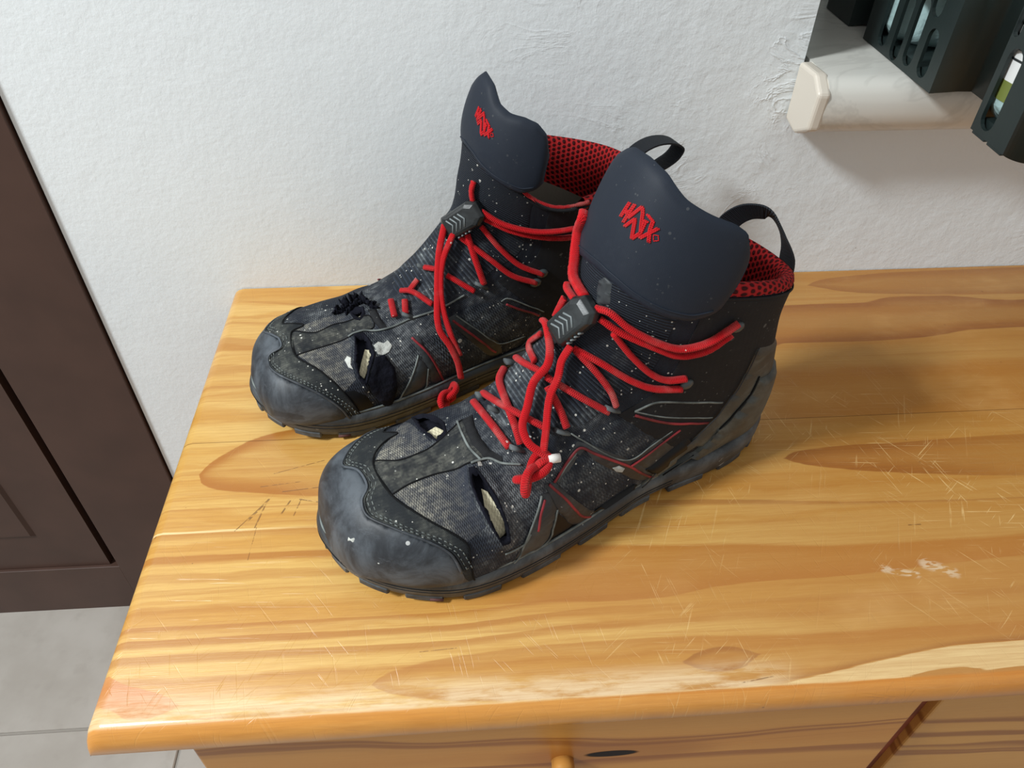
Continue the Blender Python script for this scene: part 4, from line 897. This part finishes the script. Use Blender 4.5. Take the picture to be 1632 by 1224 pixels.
    def stitches(s, pts, h, gap=.28, off=0.0):
        P = np.array(pts)*[UC, VC]; L = np.r_[0, np.cumsum(np.linalg.norm(np.diff(P, axis=0), axis=1))]; parts = []
        for d in np.arange(.1, L[-1]-.1, gap):
            a = [np.interp(d, L, P[:, k]) for k in (0, 1)]; b = [np.interp(d+gap*.6, L, P[:, k]) for k in (0, 1)]
            X = s.ev([a[0]/UC, b[0]/UC], [a[1]/VC, b[1]/VC], h); parts.append(tube_data(X, .032, 5))
        V, F, U = join_data(parts); o = mesh('stitching', V, F, B_SEAM, s.root, True, None, CM); o['kind'] = 'stuff'
    def sole(s):
        n = 200; O = closed_curve(SOLE, n); sg = s.sgn
        C0 = np.array([15.5, -.1]); T = np.roll(O, -1, 0)-np.roll(O, 1, 0); Nn = np.stack([T[:, 1], -T[:, 0]], 1); Nn /= np.linalg.norm(Nn, axis=1, keepdims=True)
        if ((O-C0)*Nn).sum() < 0: Nn = -Nn
        def level(inset, z): 
            P = O-Nn*inset; return np.stack([P[:, 0], P[:, 1]*sg, z], 1)
        zs = sole_z(O[:, 0]); arch = .55*np.exp(-((O[:, 0]-10.2)/1.6)**2)
        heelup = np.clip((5-O[:, 0])/5, 0, 1)
        lv = [level(1.6, zs+.28+arch), level(.45, zs+.25+arch), level(.22, zs+.36+arch), level(.10, zs+.8), level(0, zs+1.35), level(-.03, zs*.95+1.7+heelup*.3),
              level(.12, zs*.9+2.05+heelup*.5), level(.42, zs*.9+2.22+heelup*.6), level(1.1, zs*.9+2.15+heelup*.6)]
        V = np.vstack(lv); F = []
        for j in range(len(lv)-1):
            for k in range(n): f = (j*n+k, j*n+(k+1) % n, (j+1)*n+(k+1) % n, (j+1)*n+k); F.append(f)
        F.append(tuple(range(n-1, -1, -1)))
        o = mesh('outsole', V, F, B_SOLE, s.root, True, None, CM); bmf = bmesh.new(); bmf.from_mesh(o.data); bmesh.ops.recalc_face_normals(bmf, faces=bmf.faces); bmf.to_mesh(o.data); bmf.free()
        md = o.modifiers.new('e', 'EDGE_SPLIT'); md.split_angle = math.radians(60)
        # pale groove line round the sidewall
        Lg = level(-.015, zs*.95+1.62+heelup*.3); sel = [k for k in range(n) if O[k, 0] > 12]
        for dz, ins, r_, m_, nm in ((1.12, .05, .035, B_GROOVE, 'sole_groove'), (1.45, -.02, .03, B_GROOVE, 'sole_groove'), (2.22, .27, .08, B_SEAM, 'sole_welt')):
            Lv = level(ins, zs*(.95 if dz < 2 else .9)+dz+heelup*(.3 if dz < 2 else .6)); idx = [k for k in range(n) if O[k, 0] > 9]
            i0 = next(k for k in range(n) if O[k, 0] > 9); P_ = np.array([Lv[(i0+k) % n] for k in range(n) if O[(i0+k) % n, 0] > 9])
            tube(nm, P_, r_, m_, s.root, CM, nr=6)
        Lr = level(.16, zs+.24)
        for sd in (1, -1):
            P_ = [Lr[k] for k in range(n) if 25.6 < O[k, 0] < 26.8 and O[k, 1]*sd > 0]; tube('sole_inset', P_, .10, B_RED, s.root, CM, nr=6)
        # lugs round the rim and across the tread
        def lug(a, b, depth, out):
            ks = np.linspace(a, b, 6).astype(int) % n; V = []
            for z0 in (0, 1):
                for k in ks:
                    for ins in (-out, depth):
                        p = O[k]-Nn[k]*ins; zz = float(sole_z(p[0])); V.append((p[0], p[1]*sg, zz+(.02 if z0 == 0 else .55)))
            m = 2*len(ks); F = []
            for k in range(len(ks)-1):
                q = 2*k; F += [(q, q+1, q+3, q+2), (m+q, m+q+2, m+q+3, m+q+1), (q, q+2, m+q+2, m+q), (q+1, m+q+1, m+q+3, q+3)]
            F += [(0, m, m+1, 1), (m-2, m-1, 2*m-1, 2*m-2)]
            o = mesh('lug', V, F, B_SOLE, s.root, False, None, CM); bmf = bmesh.new(); bmf.from_mesh(o.data); bmesh.ops.recalc_face_normals(bmf, faces=bmf.faces)
            bmesh.ops.bevel(bmf, geom=bmf.edges[:], offset=.0009, segments=1, affect='EDGES'); bmf.to_mesh(o.data); bmf.free()
        S_ = O[:, 0]; k = 0; gap = 2; Lk = 9
        while k < n-Lk:
            mid = S_[(k+Lk//2) % n]
            if not (8.6 < mid < 11.9): lug(k+1, k+Lk-gap, 2.4, -.16+.05*((k//Lk) % 2))
            k += Lk
        for a, b in ((13.5, 1), (16.5, 1), (19.5, 1), (22.5, 1), (25, 1), (4.5, 1), (6.8, 1)):
            w_ = 2.2; z0 = float(sole_z(a)); bm = bmesh.new(); add_box(bm, (a-.8)*CM, (a+.8)*CM, -w_*CM, w_*CM, (z0+.03)*CM, (z0+.8)*CM, .0008, 1); bm_obj('lug', bm, B_SOLE, s.root)
    def heel_cup(s, clip, heel):
        d = [(u, v) for u, v in clip]; m_ = [(-u, v) for u, v in reversed(clip)]
        s.panel('heel_clip', [(.19, .60)]+d+m_+[(-.19, .60), (0, .60)], .26, B_HEEL, .35)
        d = [(u, v) for u, v in heel]; m_ = [(-u, v) for u, v in reversed(heel)]
        s.panel('heel_bumper', [(.16, .58)]+d+[(.08, heel[-1][1]+.012), (0, heel[-1][1]+.014), (-.08, heel[-1][1]+.012)]+m_+[(-.16, .58), (0, .58)], .62, B_HEEL, .35, edge=.6)
        s.seam('clip_seam', [(u, v+.006) for u, v in heel], .07, B_DSEAM, .30); s.seam('clip_edge', clip, .06, B_TPU, .24)
    def collar(s):
        n = 160
        def rim(us, rows, uvs, name, mat, lip=None):
            V = []; U = []; F = []; m = len(us)
            for (v, inn, dz), vv in zip(rows, uvs):
                P = s.U.ev(us, np.full(m, v)); N = s.U.ev(us, np.full(m, min(v, .99)), 1)-s.U.ev(us, np.full(m, min(v, .99))); N[:, 2] = 0; N /= np.linalg.norm(N, axis=1, keepdims=True)
                V.append(P-N*inn+np.array([0, 0, dz])); U.append(np.stack([us*26, np.full(m, vv)], 1))
            for j in range(len(rows)-1):
                for k in range(m-1): f = (j*m+k, j*m+k+1, (j+1)*m+k+1, (j+1)*m+k); F.append(f if s.sgn > 0 else f[::-1])
            return mesh(name, np.vstack(V), F, mat, s.root, True, np.vstack(U), CM)
        back = np.linspace(-.36 if s.sgn > 0 else -.25, .36, n)
        if s.sgn < 0:
            rim(np.linspace(-.36, -.25, 30), [(1, -.02, -.2), (1, -.04, 0), (1, .05, .15), (1, .22, .2), (1, .42, .05), (.95, .5, 0), (.87, .5, 0)], [0, .3, .6, .9, 1.2, 2.4, 4.4], 'collar_flap', B_QUART)
            tube('collar_piping', s.U.ev(np.linspace(-.355, -.245, 30), np.full(30, 1.0), -.10)+np.array([0, 0, .22]), .13, B_LACED, s.root, CM, nr=8, wob=.3)
        rim(back, [(1, -.02, -.25), (1, -.06, 0), (1, .02, .28), (1, .25, .42), (1, .5, .36), (1, .72, .1), (.97, .82, 0), (.94, .8, 0), (.90, .72, 0), (.87, .62, 0)], [0, .3, .6, .9, 1.2, 1.5, 2.4, 3.3, 4.4, 5.2], 'collar_lining', B_MESH)
        rim(back, [(.875, .66, 0), (.82, .55, 0), (.75, .5, 0), (.66, .5, 0)], [0, 1, 2, 3], 'shaft_lining', B_GREY)
        rim(np.linspace(.36, .64, 60), [(1, 0, 0), (1, .2, .1), (1, .4, 0), (.9, .4, 0), (.75, .4, 0)], [0, .5, 1, 2, 3], 'tongue_lining', B_QUART)
        P = s.U.ev(np.linspace(0, 1, 60, endpoint=False), np.full(60, .66), -.45); c = P.mean(0); V = np.vstack([P, [c]]); o = mesh('footbed', V, [(k, (k+1) % 60, 60) for k in range(60)], B_QUART, s.root, True, None, CM)
        # zigzag stitch below the padded band
        zz = [s.U.ev([u], [.873+(.008 if k % 2 else -.004)], -.60)[0] for k, u in enumerate(np.linspace(-.34, .34, 110))]
        tube('zigzag_stitch', zz, .035, B_DSEAM, s.root, CM, nr=5)
    def flap(s, logo):
        na, nf = 72, 26; a = np.linspace(-80, 80, na); f = np.linspace(0, 1, nf); A, Fg = np.meshgrid(a, f)
        ed = np.minimum(np.clip((80-np.abs(A))/7, 0, 1), np.clip(np.minimum(Fg*1.6, 1-Fg)/.09, 0, 1)); rd = .25*np.sqrt(1-(1-ed)**2)
        P = flap(s.sgn, A, Fg, rd).reshape(-1, 3); Q = flap(s.sgn, A, Fg, -rd*1.2).reshape(-1, 3); m = na*nf
        V = np.vstack([P, Q]); F = []; UV = np.stack([A.ravel()*.09, Fg.ravel()*6], 1)
        for j in range(nf-1):
            for k in range(na-1):
                q = (j*na+k, j*na+k+1, (j+1)*na+k+1, (j+1)*na+k); F += [q, tuple(i+m for i in q[::-1])]
        for k in range(na-1): F += [(k+1, k, m+k, m+k+1), ((nf-1)*na+k, (nf-1)*na+k+1, m+(nf-1)*na+k+1, m+(nf-1)*na+k)]
        for j in range(nf-1): F += [(j*na, (j+1)*na, m+(j+1)*na, m+j*na), ((j+1)*na+na-1, j*na+na-1, m+j*na+na-1, m+(j+1)*na+na-1)]
        if s.sgn < 0: F = [q[::-1] for q in F]
        o = mesh('tongue_flap', V, F, B_FLAP, s.root, True, np.vstack([UV, UV]), CM)
        # lower binding line where the flap is sewn to the ribbed tongue
        t = flap(s.sgn, a[3:-3], np.full(na-6, .11), .26); tube('binding_seam', t, .05, B_SEAM if False else B_FLAP, o, CM, nr=6)
        # embroidered wordmark: strokes given on the flap as (angle, height)
        for st in logo:
            pt = np.array(st, float); pt = np.vstack([pt[k]+(pt[k+1]-pt[k])*t_ for k in range(len(pt)-1) for t_ in np.linspace(0, 1, 6)][:]) if len(pt) > 1 else pt
            keep = np.r_[True, np.linalg.norm(np.diff(pt, axis=0), axis=1) > 1e-6]; pt = pt[keep]; last = st is logo[-1]
            for wob in ((0,) if last else (-.55, .55)):
                X = flap(s.sgn, s.sgn*pt[:, 0]+wob, pt[:, 1]+wob*.006, .27)
                tube('embroidery_stroke', X, .03 if last else .062, B_LOGO, o, CM, nr=6)
        return o
    def lace(s, key, pts, r=.25, mat=None, flat=.72, name='lace', wob=.0):
        P = np.array(pts); X = spline(P, max(14, len(P)*7)); return tube(name, X, r, mat or B_LACE, s.root, CM, nr=10, flat=flat, wob=wob, seed=len(key))
    def knot(s, c, sz, ax, ay, az):
        t = np.linspace(0, 2*np.pi, 70, endpoint=False); q = np.stack([np.sin(t)+2*np.sin(2*t), np.cos(t)-2*np.cos(2*t), -1.1*np.sin(3*t)], 1)/3
        X = np.array(c)+q[:, :1]*np.array(ax)*sz*1.15+q[:, 1:2]*np.array(ay)*sz*.72+q[:, 2:]*np.array(az)*sz*.8
        return tube('lace_knot', X, .24, B_LACE, s.root, CM, nr=10, closed=True)
    def lock(s, pts, L=3.0, Wd=1.8, Th=1.0, tip=.25):
        A, B, Cc, D = [np.array(p) for p in pts]; c = (A+B)/2; x = (B-A)/np.linalg.norm(B-A); y = Cc-D; y = y-x*(y@x); y /= np.linalg.norm(y); z = np.cross(x, y)
        o_ = c-np.array([9., 0, 8]);  o_ /= np.linalg.norm(o_)
        if z@o_ < 0: y = -y; z = -z
        out = [(-.5, -.36), (-.46, -.46), (.30, -.5), (.5, -.30), (.5, .30), (.30, .5), (-.46, .46), (-.5, .36)]
        lv = [(-.5, .82), (-.35, 1), (.15, 1), (.42, .86), (.5, .66)]
        def tr(p): return c+x*p[0]*L+y*p[1]*Wd+z*p[2]*Th
        V = [tr((a*k, b*k, h)) for h, k in lv for a, b in out]; n = 8; F = [tuple(range(n-1, -1, -1)), tuple((len(lv)-1)*n+k for k in range(n))]
        for j in range(len(lv)-1): F += [(j*n+k, j*n+(k+1) % n, (j+1)*n+(k+1) % n, (j+1)*n+k) for k in range(n)]
        ob = mesh('cord_lock', V, F, B_LOCK, s.root, False, None, CM); md = ob.modifiers.new('b', 'BEVEL'); md.width = .0006; md.segments = 2
        for k in range(4):
            xx = -.22+k*.11; X = [tr((xx-.10, -.26, .50)), tr((xx, 0, .53)), tr((xx-.10, .26, .50))]; tube('grip_ridge', X, .06, B_RIDGE, ob, CM, nr=6)
        for k in range(4):
            xx = -.28+k*.10; X = [tr((xx, -.49, -.1)), tr((xx, -.5, .34))]; tube('grip_ridge', X, .06, B_RIDGE, ob, CM, nr=6)
        V = [tr(p) for p in ((-.68, -.2, -.25), (-.68, .2, -.25), (-.68, .2, .15), (-.68, -.2, .15), (-.45, -.28, -.3), (-.45, .28, -.3), (-.45, .28, .22), (-.45, -.28, .22))]
        bt = mesh('push_button', V, [(0, 1, 2, 3), (4, 7, 6, 5), (0, 4, 5, 1), (1, 5, 6, 2), (2, 6, 7, 3), (3, 7, 4, 0)], B_LOCK, ob, False, None, CM); md = bt.modifiers.new('b', 'BEVEL'); md.width = .0008; md.segments = 2
    def ribbon(s, name, path, wdir, wd, th, mat, n=48):
        P = spline(np.array(path), n); wd_ = np.array(wdir, float); D = np.stack([np.interp(np.linspace(0, len(wd_)-1, n), np.arange(len(wd_)), wd_[:, k]) for k in range(3)], 1); T = np.gradient(P, axis=0); T /= np.linalg.norm(T, axis=1, keepdims=True)
        D = D-T*(D*T).sum(1, keepdims=True); D /= np.linalg.norm(D, axis=1, keepdims=True); Nn = np.cross(T, D); L = np.r_[0, np.cumsum(np.linalg.norm(np.diff(P, axis=0), axis=1))]
        V = []; F = []; U = []
        for k in range(n):
            for a, b in ((-1, -1), (1, -1), (1, 1), (-1, 1)): V.append(P[k]+D[k]*a*wd/2+Nn[k]*b*th/2); U.append((a, L[k]))
        for k in range(n-1):
            for j in range(4): F.append((4*k+j, 4*k+(j+1) % 4, 4*k+4+(j+1) % 4, 4*k+4+j))
        F += [(3, 2, 1, 0), (4*n-4, 4*n-3, 4*n-2, 4*n-1)]
        return mesh(name, V, F, mat, s.root, False, U, CM)
    def inner(s, keys):
        for H, ck in zip(s.holes, keys):
            lo, hi = H.min(0)/[UC, VC]-[.03, .012], H.max(0)/[UC, VC]+[.03, .012]
            s.panel('inner_padding', [(lo[0], lo[1]), (hi[0], lo[1]), (hi[0], hi[1]), (lo[0], hi[1])], -.30, B_TORN, .4, edge=1, skirt=.35, nodisp=True)
            s.panel('inner_lining', s.d['uv'][ck], -.20, B_CREAM, .25, edge=1, skirt=.32, nodisp=True, label='cream lining showing through the tear')
            # ragged torn rim
            R = []
            for a, b in zip(H, np.roll(H, -1, 0)):
                k = max(1, int(np.linalg.norm(b-a)/.12)); R += [a+(b-a)*t/k for t in range(k)]
            R = np.array(R); c = R.mean(0); n = len(R); V = []; F = []
            for lay in range(4):
                for k in range(n):
                    e = (R[k]-c)/np.linalg.norm(R[k]-c); jit = s.rng.random(); q = R[k]+e*((.10, .03, -.05, -.14)[lay]-(.12*jit if lay >= 2 else 0))
                    V.append(s.ev([q[0]/UC], [q[1]/VC], (.0, .07, .03, -.14)[lay]+(.07*jit if lay in (1, 2) else 0))[0])
            for j in range(3):
                for k in range(n): f = (j*n+k, j*n+(k+1) % n, (j+1)*n+(k+1) % n, (j+1)*n+k); F.append(f)
            mesh('torn_edge', V, F, B_TORN, s.root, True, None, CM)
    def blob(s, u, v, r, h=.03):
        n = 9; P = [(u+math.cos(a)*r*(.7+.6*s.rng.random())/UC, v+math.sin(a)*r*(.7+.6*s.rng.random())/VC) for a in np.linspace(0, 2*math.pi, n, endpoint=False)]
        X = s.ev([p[0] for p in P], [p[1] for p in P], .02); c = s.ev([u], [v], .02+h); return np.vstack([X, c]), [(k, (k+1) % n, n) for k in range(n)], [(0, 0)]*(n+1)

def build(b, far):
    d = b.d; uv = d['uv']
    b.upper(); b.sole(); b.collar()
    near_u = (lambda L: L) if not far else (lambda L: [(1-u, v) for u, v in L])      # lateral side is u < .5 on both boots
    def sides(name, poly, h, mat, mirror=True, **k):
        b.panel(name, poly, h, mat, **k)
        if mirror: b.panel(name, b.mirror(poly), h, mat, **k)
    def full(edge):
        """complete a line seen from one side only with its mirror image over the toe"""
        e = list(edge); us = e[-1][0]
        m = [(1-u, v) for u, v in reversed(e)]
        m = [p for p in m if (p[0] > us+.01 if e[0][0] < .5 else p[0] < us-.01)]
        return e+m
    ce, il = full(uv['cap_edge']), full(uv['inner_line'])
    u0, u1 = ce[0][0], ce[-1][0]
    b.panel('toe_cap', ce+[(u1, .14), (u1, .06), (u1, .004)]+[(u1+(u0-u1)*t, .004) for t in (.25, .5, .75)]+[(u0, .004), (u0, .06), (u0, .14)], .15, B_CAP, .3)
    uu = np.linspace(0, 1, 40, endpoint=False); V = []; F = []
    for v_, h_, ds in ((.03, .14, 0), (.004, .15, .02)): V.append(b.U.ev(uu, np.full(40, v_), h_)+np.array([ds, 0, 0]))
    c_ = V[1].mean(0); V += [c_+(V[1]-c_)*.55+np.array([.14, 0, 0]), (c_+np.array([.18, 0, 0]))[None]]
    for j in range(2): F += [(j*40+k, j*40+(k+1) % 40, (j+1)*40+(k+1) % 40, (j+1)*40+k) for k in range(40)]
    F += [(80+k, 80+(k+1) % 40, 120) for k in range(40)]
    if b.sgn > 0: F = [f[::-1] for f in F]
    mesh('toe_bumper', np.vstack(V), F, B_CAP, b.root, True, None, CM)
    b.panel('toe_overlay', il+list(reversed(ce)), .10, B_SUEDE, .25)
    b.stitches([(u, v+.008) for u, v in ce[1:-1]], .11); b.stitches([(u, v+.015) for u, v in ce[1:-1]], .11)
    b.seam('cap_ridge', ce[1:-1], .075, B_CAP, .17, 90); b.seam('cap_ridge', [(u, v+.0045) for u, v in ce[1:-1]], .055, B_SUEDE, .12, 90)
    b.seam('overlay_seam', il, .055, B_DSEAM, .07)
    toe = [p for p in il]
    b.panel('vamp_strip', uv['vamp_strip'], .07, B_VAMP, .25)
    b.seam('vamp_seam', uv['vamp_strip']+uv['vamp_strip'][:1], .05, B_DSEAM, .04, 120)
    if 'tab' in uv: b.panel('lace_keeper_tab', uv['tab'], .14, B_TPU, .2)
    b.panel('tongue_rim', uv['tongue_rim'], .16, B_QUART, .2)
    for k in ('seam1', 'seam2', 'seam3', 'seam4', 'seam5', 'seam6'):
        if k in uv: b.seam('pale_seam', uv[k], .07, B_SEAM, .10)
    for k in ('strut_a', 'strut_b'): sides('side_strut', uv[k], .13, B_TPU)
    for k in ('c1', 'c2', 'c3', 'c4'):
        if k in uv: sides('side_strut', uv[k], .09, B_TPU)
    if 'vent' in uv: sides('vent_inset', uv['vent'], .05, B_GLOSS)
    for k in ('slit1', 'slit2'):
        if k in uv: sides('sole_slit', uv[k], .30, B_GLOSS)
    for k in ('mesh_low', 'mesh_up'): sides('side_mesh', uv[k], .05, B_SIDE)
    for k in ('red1', 'red2', 'red3', 'red4', 'red5'):
        if k in uv:
            b.seam('red_piping', uv[k], .085, B_PIPE, .12); b.seam('red_piping', b.mirror(uv[k]), .085, B_PIPE, .12)
    for k in ('grey1', 'grey2', 'grey3'):
        if k in uv: b.seam('pale_seam', uv[k], .05, B_SEAM, .09)
    b.inner(('cream1', 'cream2'))
    for k in ('toe_mesh1', 'toe_mesh2'): b.panel('toe_mesh', uv[k], .04, B_TOE, .22)
    for k in ('paint1', 'paint2', 'paint3', 'paint4', 'chip'):
        if k in uv: b.panel('paint_splash', uv[k], .19 if k == 'chip' else .17 if not far and k in ('paint1', 'paint2') else .09, B_PAINT, .15, edge=.6)
    return b

NBB = BootBuilder('work_boot', 'worn black work boot in front, red laces, torn toe, nearest the camera', 1, (.399, -.178), 21.8, BAKED['near'])
FBB = BootBuilder('work_boot', 'worn black work boot behind, beside the white wall, toe ripped open', -1, (.334, -.044), 21.0, BAKED['far'])
build(NBB, False); build(FBB, True)
clip, heel = BAKED['near']['uv']['clip'], BAKED['near']['uv']['heel']
NBB.heel_cup(clip, heel); FBB.heel_cup(clip, heel)
TONGUE = [(.36, .50), (.40, .41), (.45, .375), (.5, .36), (.55, .375), (.60, .41), (.64, .50), (.655, .66), (.665, .80), (.67, 1.0), (.5, 1.0), (.33, 1.0), (.335, .80), (.345, .66)]
QUART = [(.335, .56), (.325, .64), (.315, .73), (.305, .84), (.30, .92), (.30, .985), (.15, .985), (.0, .985), (-.15, .985), (-.30, .985), (-.30, .92), (-.305, .84), (-.315, .73), (-.325, .64), (-.335, .56), (-.2, .58), (0, .60), (.2, .58)]
for b in (NBB, FBB):
    b.panel('tongue', TONGUE, .06, B_RIB, .3); b.panel('quarter', QUART, .10, B_QUART, .35); b.flap(LOGO)
    for k in (.985,): b.seam('collar_edge', [(u, k) for u in np.linspace(-.29, .29, 20)], .09, B_QUART, .12, 60)
LK = 'lace'
for b, dd in ((NBB, BAKED['near']), (FBB, BAKED['far'])):
    for k, pts in dd['lace'].items():
        if len(pts) < 2: continue
        dirty = k[0] in 'rs'; b.lace(k, pts, .30 if k == 'a1' and b is NBB else .235, B_LACED if dirty else B_LACE, .72, wob=.12 if k in ('a1', 'p2', 's1', 's2') else .05)
    b.lock(dd['pts']['lock'])
    for p in dd['pts']['caps']:
        bm = bmesh.new(); bmesh.ops.create_uvsphere(bm, u_segments=14, v_segments=8, radius=.0042)
        for v_ in bm.verts: v_.co = Vector(p)*CM+Vector((v_.co.x*1.1, v_.co.y*.55, v_.co.z*.8))
        bm_obj('lace_eyelet', bm, B_EYE, b.root, True)
    for p in dd['pts']['loops']:
        q = np.array(p); V, F, U = tube_data(np.array([q+[-.45, 0, -.25], q+[0, .1*b.sgn*(1 if p[1]*b.sgn > 0 else -1), .1], q+[.35, 0, .35]]), .26, 8, flat=.5)
        mesh('lace_loop', V, F, B_LOOP, b.root, True, U, CM)
dn = BAKED['near']['pts']
NBB.knot(dn['knot'][0], 1.25, (.82, .55, -.1), (-.3, .5, .8), (.45, -.65, .6))
NBB.lace('t', [dn['knot'][0], np.mean([dn['knot'][0], dn['aglet'][0]], 0)+[0, 0, .3], dn['aglet'][0]], .24)
tube('lace_tip', [dn['aglet'][0], dn['aglet'][1]], .26, B_WHITE, NBB.root, CM, nr=10)
df = BAKED['far']['pts']
FBB.knot(df['knot'][0], .95, (.8, .5, -.2), (-.1, .3, .9), (.5, -.8, .3)); FBB.lace('t', [df['knot'][0], df['tail'][-1]], .22)
NBB.ribbon('pull_loop', [(.75, .3, 11.2), (.5, .2, 12.6), (.6, .1, 14.0), (1.1, -.5, 15.5), (1.6, -1.0, 16.25), (1.85, -1.35, 16.35), (2.4, -2.3, 16.0), (2.9, -3.0, 15.0), (3.0, -3.1, 13.6)], [(0, 1, 0), (0, 1, 0), (.1, 1, .1), (.5, .8, .3), (.6, .4, .6), (.5, .1, .8), (.6, -.2, .7), (.6, -.4, .4), (.6, -.5, .3)], 1.35, .12, B_BLACK)
FBB.ribbon('pull_loop', [(.75, 0, 11.4), (.2, 0, 12.3), (-1.2, .05, 12.7), (-2.5, .1, 13.4), (-2.8, .15, 14.1), (-1.9, .2, 14.7), (-.3, .25, 14.9), (1.1, .3, 14.4), (2.1, .3, 13.0)], [(0, 1, 0)]*9, 1.5, .12, B_BLACK)
# torn flap hanging by the far boot's hole and its bare black patch, flakes of dried paint
def frill(b, pts, h0, h1):
    P = spline(np.array(pts), 46); V = []; F = []; r = b.rng
    for k, (u, v) in enumerate(P):
        base = b.ev([u], [v], 0)[0]; n = b.ev([u], [v], 1)[0]-base; n = n*.6+np.array([.1, -.25, .8]); hh = h0+(h1-h0)*r.random()*math.sin(math.pi*k/45)**.5
        V += [base-n*.1, base+n*hh*.55+np.array([r.uniform(-.12, .12)]*3), base+n*hh+np.array([r.uniform(-.2, .2), r.uniform(-.2, .2), 0])]
    for k in range(45):
        a = 3*k; F += [(a, a+1, a+4, a+3), (a+1, a+2, a+5, a+4)]
    o = mesh('torn_edge', V, F, B_TORN, b.root, True, None, CM); md = o.modifiers.new('s', 'SOLIDIFY'); md.thickness = .0012
frill(FBB, BAKED['far']['uv']['frill'], .15, .75); frill(FBB, [(u+.012, v+.004) for u, v in BAKED['far']['uv']['frill'][1:]], .1, .55)
FBB.panel('torn_flap', BAKED['far']['uv']['flapr'], .28, B_TORN, .25, edge=.6); FBB.panel('bare_patch', BAKED['far']['uv']['dark_patch'], .05, B_GLOSS, .25)
